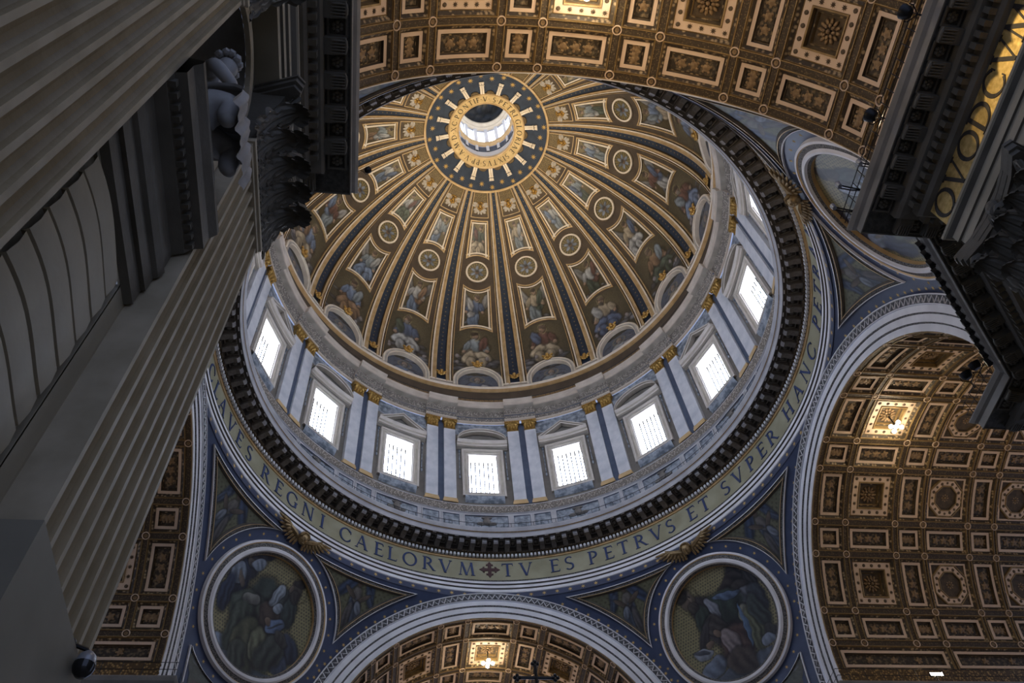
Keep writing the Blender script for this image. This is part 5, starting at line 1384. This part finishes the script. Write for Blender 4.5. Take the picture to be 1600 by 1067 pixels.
# ------------------------------------------------------------------ giant fluted pilasters
PWD = 2.9
def giant_meshes():
    P = {}
    pts = [(-PWD / 2, -.6), (-PWD / 2, 0)]; mats = [0, 0]
    x = -PWD / 2 + .10
    for i in range(7):
        pts.append((x, 0)); mats.append(1)
        for q in range(1, 6):
            a_ = math.pi * q / 6; pts.append((x + .15 - .15 * math.cos(a_), -.15 * math.sin(a_))); mats.append(1)
        pts.append((x + .30, 0)); mats.append(0); x += .40
    pts += [(PWD / 2, 0), (PWD / 2, -.6)]; mats += [0, 0]
    mb = MB(); mb.grid([[(u, v, z) for z in (9.35, 22.45)] for u, v in pts], matfn=lambda i, j: mats[i])
    mb.add([(u, v, 9.35) for u, v in pts], [tuple(range(len(pts)))], 0)
    P['shaft'] = mb.mesh('shaft', ['travertine_rib', 'travertine'])
    mb = MB(); h = PWD / 2
    for hw_, d, z0, z1 in ((h + .02, .02, 0.9, 9.36), (h + .3, .30, 0, .9), (h + .16, .16, .9, 1.3)): mb.box(-hw_, hw_, -.6, d, z0, z1)
    P['base'] = mb.mesh('base', 'base_stone')
    mb = MB()
    for hw_, d, z0, z1 in ((h + .04, .04, 22.42, 22.62), (h + .10, .10, 22.62, 22.84)): mb.box(-hw_, hw_, -.6, d, z0, z1)
    P['astragal'] = mb.mesh('astragal', 'travertine_rib')
    mb = MB(); mb.grid([[(u, v, z) for u, v in ((-w_, -.6), (-w_, d), (w_, d), (w_, -.6))] for z, w_, d in ((22.8, h - .05, 0), (24.6, h - .02, .05), (25.5, h + .15, .22), (26.0, h + .3, .35))]); P['bell'] = mb.mesh('bell', 'dark_stone')
    front = [(-2.15, .62), (-1.95, .82), (-1.2, .52), (-.45, .38), (0, .36), (.45, .38), (1.2, .52), (1.95, .82), (2.15, .62), (1.75, -.6), (-1.75, -.6)]
    mb = MB()
    for s, z0, z1 in ((.95, 25.95, 26.15), (1.0, 26.15, 26.42), (1.03, 26.42, 26.56)):
        mb.prism([(u * s, v * s) for u, v in front], z0, z1, lambda u, v, w: (u, v, w))
    mb.ball((0, .46, 26.25), .26, .18, .28, 10)
    P['abacus'] = mb.mesh('abacus', 'dark_stone')
    def leaf(w, h_, d):
        mb = MB(); rows = []
        S_ = np.linspace(-1, 1, 17); T_ = np.linspace(0, 1, 29)
        for s in S_:
            row = []
            for t in T_:
                lob = (.50 + .50 * abs(math.cos(4.0 * math.pi * t + .4)) ** .55) if abs(s) > .3 else 1.0
                lob *= (1 - .5 * max(0, t - .5) ** 1.1)
                cu = max(0, t - .70) / .30
                rid = .06 * math.cos(abs(s) * 14 + t * 16) * abs(s) - .05 * (abs(s) < .1)
                o = .05 + d * (.20 * t + .80 * t ** 3) + .30 * d * math.sin(cu * 1.7) + .12 * (1 - s * s) * (.4 + t) + rid
                z = h_ * (min(t, .70) + .17 * math.sin(cu * 2.5)) / .86 - .14 * abs(s) * cu + .05 * math.sin(t * 25) * abs(s)
                row.append((s * w / 2 * lob, o, z))
            rows.append(row)
        mb.grid(rows); return mb.mesh('leaf', 'dark_stone', smooth=True)
    P['leaf_low'] = leaf(.80, 1.35, .55); P['leaf_high'] = leaf(.86, 2.3, .72)
    mb = MB()
    sp = [(.30 * (1 - t / 13) * math.cos(t * .95), .30 * (1 - t / 13) * math.sin(t * .95)) for t in range(12)]
    mb.tube([(0.0, 0.05, -1.1), (.18, .2, -.5)] + [(.25 + x * .7, .30 + x * .7, y) for x, y in reversed(sp)][::-1], .10, 6)
    P['volute'] = mb.mesh('volute', 'dark_stone', smooth=True)
    mb = MB(); mb.tube([(0.0, 0.05, -1.1), (-.18, .2, -.5)] + [(-.25 - x * .7, .30 + x * .7, y) for x, y in sp], .10, 6)
    P['volute_l'] = mb.mesh('volute', 'dark_stone', smooth=True)
    return P
GP = giant_meshes()
def giant(loc, rz, label):
    o = empty('giant_pilaster', (loc[0], loc[1], 0), rz); tag(o, label, 'pilaster', 'giant fluted pilasters of the nave')
    for n_ in ('shaft', 'base', 'astragal'): link(n_, GP[n_], o)
    c = link('capital', GP['bell'], o); link('abacus', GP['abacus'], c)
    for i in range(4): link('leaf', GP['leaf_low'], c, ((i - 1.5) * .76, 0.02, 22.84))
    for i in range(5): link('leaf', GP['leaf_high'], c, ((i - 2) * .76, 0.0, 22.9))
    for u, n_ in ((1.35, 'volute'), (-1.35, 'volute_l'), (.55, 'volute_l'), (-.55, 'volute')): link('volute', GP[n_], c, (u, .25, 25.6))
    return o
for y, lab in ((-22.65, 'dark fluted stone pilaster with leafy capital ending the wall at the dome'), (-28.95, 'dark fluted stone pilaster in the upper left corner')):
    giant((-11.75, y), -math.pi / 2, lab)
for y, lab in ((-22.65, 'fluted pilaster with leafy capital under the gold lettered frieze'), (-28.95, 'fluted pilaster past the right edge under the gold frieze')):
    giant((11.75, y), math.pi / 2, lab)
dx = 24.57 / math.sqrt(2)
for s in (-1, 1):
    c = np.array((dx, -dx)) + s * 3.3 * np.array((.7071, .7071))
    giant((c[0] - .0, c[1] + .0), math.radians(45), f'fluted pilaster on the diagonal pier face, {"nearer the right vault" if s > 0 else "beside the gold frieze end"}')

# ------------------------------------------------------------------ bay between the two left pilasters
bay = empty('wall_niche_bay', (-12.35, -25.83, 0), -math.pi / 2)   # local x along the wall, local y towards the nave
tag(bay, 'pale marble wall bay with niches between the two left fluted pilasters', 'wall', kind='structure')
BH = 1.68
def niche_mesh(r, z0, zc, d, n=14, conch=True):
    mb = MB(); rows = []
    for z in (z0, zc): rows.append([(-r * math.cos(math.pi * i / n), -d * math.sin(math.pi * i / n), z) for i in range(n + 1)])
    for j in range(1, 8):
        q = math.pi / 2 * j / 7
        rows.append([(-r * math.cos(math.pi * i / n) * math.cos(q), -d * math.sin(math.pi * i / n) * math.cos(q), zc + r * math.sin(q)) for i in range(n + 1)])
    mb.grid(rows); mb.add([(-r * math.cos(math.pi * i / n), -d * math.sin(math.pi * i / n), z0) for i in range(n + 1)], [tuple(range(n + 1))])
    return mb
mb = MB()
for u0, u1, z0, z1 in ((-BH, -1.3, 0, 17.8), (1.3, BH, 0, 17.8), (-1.3, 1.3, 0, 5.0), (-1.3, 1.3, 14.3, 17.8), (-BH, -1.42, 17.8, 26.6), (1.42, BH, 17.8, 26.6), (-1.42, 1.42, 25.5, 26.6)):
    mb.add([(u0, 0, z0), (u1, 0, z0), (u1, 0, z1), (u0, 0, z1)], [(0, 1, 2, 3)])
for r, zc, zt in ((1.42, 24.08, 25.5),):
    mb.grid([[(-r * math.cos(math.pi * i / 16), 0, zc + r * math.sin(math.pi * i / 16)) for i in range(17)], [(-r * math.cos(math.pi * i / 16), 0, zt) for i in range(17)]])
mb.obj('wall_face', 'grey_marble', bay)
mb = MB(); mb.box(-1.75, 1.75, -1.5, -1.3, 0, 27); mb.obj('backing', 'dark_stone', bay)
mb = niche_mesh(1.42, 17.8, 24.08, 1.1); mb.obj('upper_niche', 'dark_stone', bay, smooth=True)
mb = MB(); 
rows = []
for r, d in ((1.42, 0), (1.42, .14), (1.62, .18), (1.68, .0)): rows.append([(-r, d, 17.8)] + [(-r * math.cos(math.pi * i / 16), d, 24.08 + r * math.sin(math.pi * i / 16)) for i in range(17)] + [(r, d, 17.8)])
mb.grid(rows); mb.obj('niche_arch', 'travertine_rib', bay)
# bowed stone courses facing the lower wall
mb = MB(); mb.box(-1.32, 1.32, -.2, -.10, 4.9, 14.4); [mb.box(q - .02, q + .02, -.2, .0, 4.9, 14.4) for q in (-1.31, 1.31)]; mb.obj('panel_back', 'grey_marble', bay)
n_ = 10
for j in range(14):
    z0 = 5.05 + j * .655; z1 = z0 + .63; mb = MB(); rj = random.Random(j); jit = rj.random() * .05
    def wv(u, z): return z + .07 * math.sin(u * 2.4 + .5) - .05 * u
    R_ = []
    for z, e in ((z0, -.08), (z0 + .03, 0), ((z0 + z1) / 2, .03), (z1 - .03, 0), (z1, -.08)):
        R_.append([(u, .02 + jit + e + .10 * math.cos(u * 1.1), wv(u, z)) for u in np.linspace(-1.05, 1.05, n_ + 1)])
    mb.grid(R_); mb.obj('stone_course', 'grey_marble', bay, smooth=True)
mb = MB()
q = [(0, 14.4), (.14, 14.45), (.14, 14.9), (.22, 14.9), (.22, 15.35), (.30, 15.4), (.36, 15.6), (.30, 15.62), (.30, 16.3), (.50, 16.4), (.60, 16.6), (.80, 16.65), (.80, 17.1), (.92, 17.3), (.92, 17.45), (0, 17.8)]
mb.grid([[(u, d, z) for u in (-BH, BH)] for d, z in q])
mb.obj('niche_cornice', 'dark_stone', bay)
mb = MB(); mb.box(-.05, .05, .50, .66, 16.42, 16.6); nd_ = mb.mesh('dentil', 'dark_stone')
for j in range(16): link('dentil', nd_, bay, (-1.55 + j * .205, 0, 0))

# seated stone figure on the ledge of the niche
def skin_mesh(name, joints, edges, mat, levels=2, root=0):
    me = bpy.data.meshes.new(name); me.from_pydata([j[0] for j in joints], edges, [])
    o = bpy.data.objects.new(name, me); COL.objects.link(o)
    sk = o.modifiers.new('skin', 'SKIN'); sk.use_smooth_shade = True
    lay = me.skin_vertices[0].data if me.skin_vertices else None
    if lay is None:
        bm_ = __import__('bmesh').new(); bm_.from_mesh(me); bm_.verts.layers.skin.verify(); bm_.to_mesh(me); bm_.free(); lay = me.skin_vertices[0].data
    for i, j in enumerate(joints):
        lay[i].radius = (j[1], j[1]); lay[i].use_root = (i == root)
    ss = o.modifiers.new('sub', 'SUBSURF'); ss.levels = levels; ss.render_levels = levels
    dg = bpy.context.evaluated_depsgraph_get(); out = bpy.data.meshes.new_from_object(o.evaluated_get(dg)); out.name = name
    bpy.data.objects.remove(o); out.materials.clear(); out.materials.append(MAT[mat])
    out.polygons.foreach_set('use_smooth', [True] * len(out.polygons))
    return out
st = empty('niche_statue', (-12.2, -26.0, 17.95), -math.pi / 2)
tag(st, 'grey stone figure sitting on the ledge of the niche between the pilasters', 'statue')
J = [((.1, 0, .75), .48), ((.0, .02, 1.45), .42), ((-.15, .10, 2.1), .46), ((-.32, .22, 2.62), .20), ((-.42, .34, 2.95), .27), ((-.48, .40, 3.2), .24),
     ((.3, .15, 2.3), .22), ((.62, .38, 1.75), .17), ((.75, .66, 1.3), .14), ((.70, .80, 1.15), .12),
     ((-.62, .2, 2.15), .22), ((-.88, .45, 1.6), .17), ((-.62, .78, 1.35), .14), ((-.5, .86, 1.3), .12),
     ((.42, .35, .75), .36), ((.72, .85, .95), .28), ((.82, .80, .35), .20), ((.86, .95, .10), .13),
     ((-.25, .35, .75), .36), ((-.25, .90, .85), .28), ((-.2, .85, .35), .20), ((-.18, 1.0, .10), .13)]
Ed = [(0, 1), (1, 2), (2, 3), (3, 4), (4, 5), (2, 6), (6, 7), (7, 8), (8, 9), (2, 10), (10, 11), (11, 12), (12, 13), (0, 14), (14, 15), (15, 16), (16, 17), (0, 18), (18, 19), (19, 20), (20, 21)]
J = [((-p[0], p[1], p[2]), r_) for p, r_ in J]
link('body', skin_mesh('body', J, Ed, 'statue_stone'), st)
mb = MB(); rr = random.Random(4)
for i in range(34):
    a_ = rr.uniform(0, 6.28); b_ = rr.uniform(-.2, 1.4); mb.ball((.48 + .27 * math.cos(a_) * math.cos(b_), .34 + .26 * math.sin(a_) * math.cos(b_), 3.12 + .26 * math.sin(b_)), .10, .10, .09, 6)
mb.obj('hair', 'statue_stone', st, smooth=True)
mb = MB(); rows = []                                  # cloth thrown over the lap, falling to the ledge
for a_ in np.linspace(-.72, 1.18, 34):
    f_ = .06 * math.sin(a_ * 11) + .04 * math.sin(a_ * 23 + 1)
    rows.append([(-a_ * (.85 + .15 * t), y + f_ * .6, z + f_ * .5) for t, y, z in ((0, -.1, 1.05), (.15, .25, 1.18), (.3, .6, 1.24), (.45, .95, 1.20), (.6, 1.16, .98), (.8, 1.2, .55), (1, 1.15, .05))])
mb.grid(rows)
mb.obj('drapery', 'statue_stone', st, smooth=True)

# ------------------------------------------------------------------ floodlights on the cornices
def flood(p, rz, label, stand=0.3, tilt=0.5, sc=1.0):
    o = empty('floodlight', p, rz); o.scale = (sc, sc, sc); tag(o, label, 'floodlight', 'black floodlights on the cornices')
    ax = (Vector((1, 0, 0)), Vector((0, math.cos(tilt), math.sin(tilt))), Vector((0, -math.sin(tilt), math.cos(tilt))))
    mb = MB(); mb.lathe([(.0, -.18), (.16, -.18), (.24, -.08), (.27, .1), (.27, .16)], (0, 0, 0), 16, ax=ax); mb.obj('housing', 'black_metal', o, smooth=True)
    mb = MB(); mb.lathe([(.0, .13), (.25, .14)], (0, 0, 0), 16, ax=ax); mb.obj('lens', 'dome_glass', o)
    mb = MB(); mb.tube([(-.3, 0, 0), (-.3, .1, -stand * .5), (0, .35, -stand * .8), (.3, .1, -stand * .5), (.3, 0, 0)], .025, 5); mb.tube([(0, .3, -stand * .8), (0, .75, -stand)], .03, 5); mb.obj('yoke', 'black_metal', o)
H = -math.pi / 2
flood((9.30, -27.45, 32.05), -math.pi / 2, 'round black floodlight high on the cornice at the top right', .2)
flood((9.32, -23.72, 32.05), -math.pi / 2, 'round black floodlight beside the lowest small coffer of the nearest vault', .2)
flood((18.25, -12.85, 32.05), -math.pi * .25, 'upper of two black floodlights at the slanted cornice corner', .2)
flood((18.05, -12.30, 32.05), -math.pi * .25, 'lower of two black floodlights at the slanted cornice corner', .2)
flood((-9.45, -19.98, 32.05), math.pi / 2, 'small black floodlight poking past the left cornice end', .2, sc=.5)
for (x, y), lab in zip(((8.92, -20.92), (9.45, -21.9), (9.0, -20.0)), ('middle slim lamp on an arm before the blue round mosaic', 'highest slim lamp on an arm before the blue round mosaic', 'lowest slim lamp on an arm before the blue round mosaic')):
    o = empty('arm_lamp', (x, y, 32.0)); tag(o, lab, 'lamp', 'slim lamps on arms over the right cornice')
    mb = MB(); mb.lathe([(0, -.14), (.09, -.14), (.11, .12), (0, .12)], n=10); mb.obj('head', 'camera_grey', o, smooth=True)
    mb = MB(); mb.tube([(0, 0, 0), (.5, .05, -.05), (1.2, .1, -.1)], .03, 5); mb.tube([(0, .12, 0), (.5, .14, -.05), (1.2, .1, -.1)], .025, 5); mb.obj('arm', 'iron', o)
o = empty('wall_lamp', (26.1, 10.45, 32.75)); tag(o, 'small bright white lamp on the cornice at the lower right', 'lamp')
mb = MB(); mb.box(-.42, .42, -.1, .05, -.1, .12); mb.obj('housing', 'black_metal', o)
mb = MB(); mb.add([(-.4, -.11, -.1), (.4, -.11, -.1), (.4, -.11, .12), (-.4, -.11, .12)], [(0, 1, 2, 3)]); mb.obj('lens', 'coffer_bulb', o)
mb = MB(); mb.box(-.03, .03, -.03, .03, -.85, -.1); mb.obj('stand', 'iron', o)

# surveillance dome camera on the pilaster edge
o = empty('dome_camera', (-11.58, -21.66, 9.30)); o.scale = (.72, .72, .72); tag(o, 'dark security dome camera on a bracket at the pilaster foot', 'security camera')
mb = MB(); mb.tube([(-.28, -.2, .12), (-.05, -.05, .12), (0, 0, .05)], .045, 7); mb.ball((-.3, -.22, .12), .09, .09, .12, 8); mb.obj('bracket', 'black_metal', o, smooth=True)
mb = MB(); mb.lathe([(0, .1), (.08, .09), (.16, 0), (.19, -.12), (.19, -.18)], n=18); mb.obj('hood', 'camera_grey', o, smooth=True)
mb = MB(); mb.lathe([(.2, -.18), (.2, -.24), (.17, -.34), (.1, -.42), (0, -.45)], n=18); mb.obj('dome', 'dome_glass', o, smooth=True)

# ------------------------------------------------------------------ canopy with cross under the dome
BX, BY = -.40, 4.1
o = empty('canopy', (BX, BY, 0)); tag(o, 'dark bronze altar canopy topped by a cross at the bottom edge', 'canopy')
mb = MB()
mb.tube([(0, 0, 26.0), (0, 0, 28.55)], .085, 8); mb.tube([(-.95, 0, 27.75), (.95, 0, 27.75)], .08, 8)
for p in ((0, 0, 28.55), (-.95, 0, 27.75), (.95, 0, 27.75)):
    for d in ((.13, 0, 0), (-.13, 0, 0), (0, 0, .13), (0, 0, -.13)):
        mb.ball(tuple(a_ + b_ for a_, b_ in zip(p, d)), .10, .10, .10, 8)
mb.obj('cross', 'bronze_black', o, smooth=True)
mb = MB(); mb.ball((0, 0, 25.6), .55, .55, .55, 14); mb.obj('orb', 'bronze_black', o, smooth=True)
for sx in (-1, 1):
    for sy in (-1, 1):
        mb = MB(); mb.tube([(sx * 3 * q, sy * 3 * q, 20 + 5.2 * (1 - q) ** .5) for q in (1, .8, .6, .4, .2, 0.02)], .22, 8); mb.obj('rib', 'bronze_black', o, smooth=True)
        mb = MB(); mb.tube([(sx * 3 + .25 * math.cos(z * 1.3), sy * 3 + .25 * math.sin(z * 1.3), z) for z in np.linspace(2.5, 18.5, 40)], .42, 10); mb.box(sx * 3 - .8, sx * 3 + .8, sy * 3 - .8, sy * 3 + .8, 0, 2.5); mb.box(sx * 3 - .7, sx * 3 + .7, sy * 3 - .7, sy * 3 + .7, 18.4, 18.9); mb.obj('column', 'bronze_black', o, smooth=True)
mb = MB(); mb.box(-3.7, 3.7, -3.7, 3.7, 18.9, 20.2); mb.obj('roof', 'bronze_black', o)

# added narrow warm spots, no fixture, making the bright patch on the gold frieze
for y_, p_ in ((-24.6, .25), (-25.7, .55), (-26.8, .9), (-27.9, 1.1), (-29.0, 1.1)):
    sp_ = bpy.data.lights.new('frieze_patch_spot', 'SPOT'); sp_.energy = FRIEZE_SPOT * p_; sp_.color = (1.0, .78, .44); sp_.spot_size = math.radians(3.4); sp_.spot_blend = .4; sp_.shadow_soft_size = .05
    so = bpy.data.objects.new('frieze_patch_spot', sp_); COL.objects.link(so); so.location = (-9.5, -30.5, 32.4)
    so.rotation_euler = (Vector((11.63, y_, 28.85)) - so.location).to_track_quat('-Z', 'Y').to_euler()
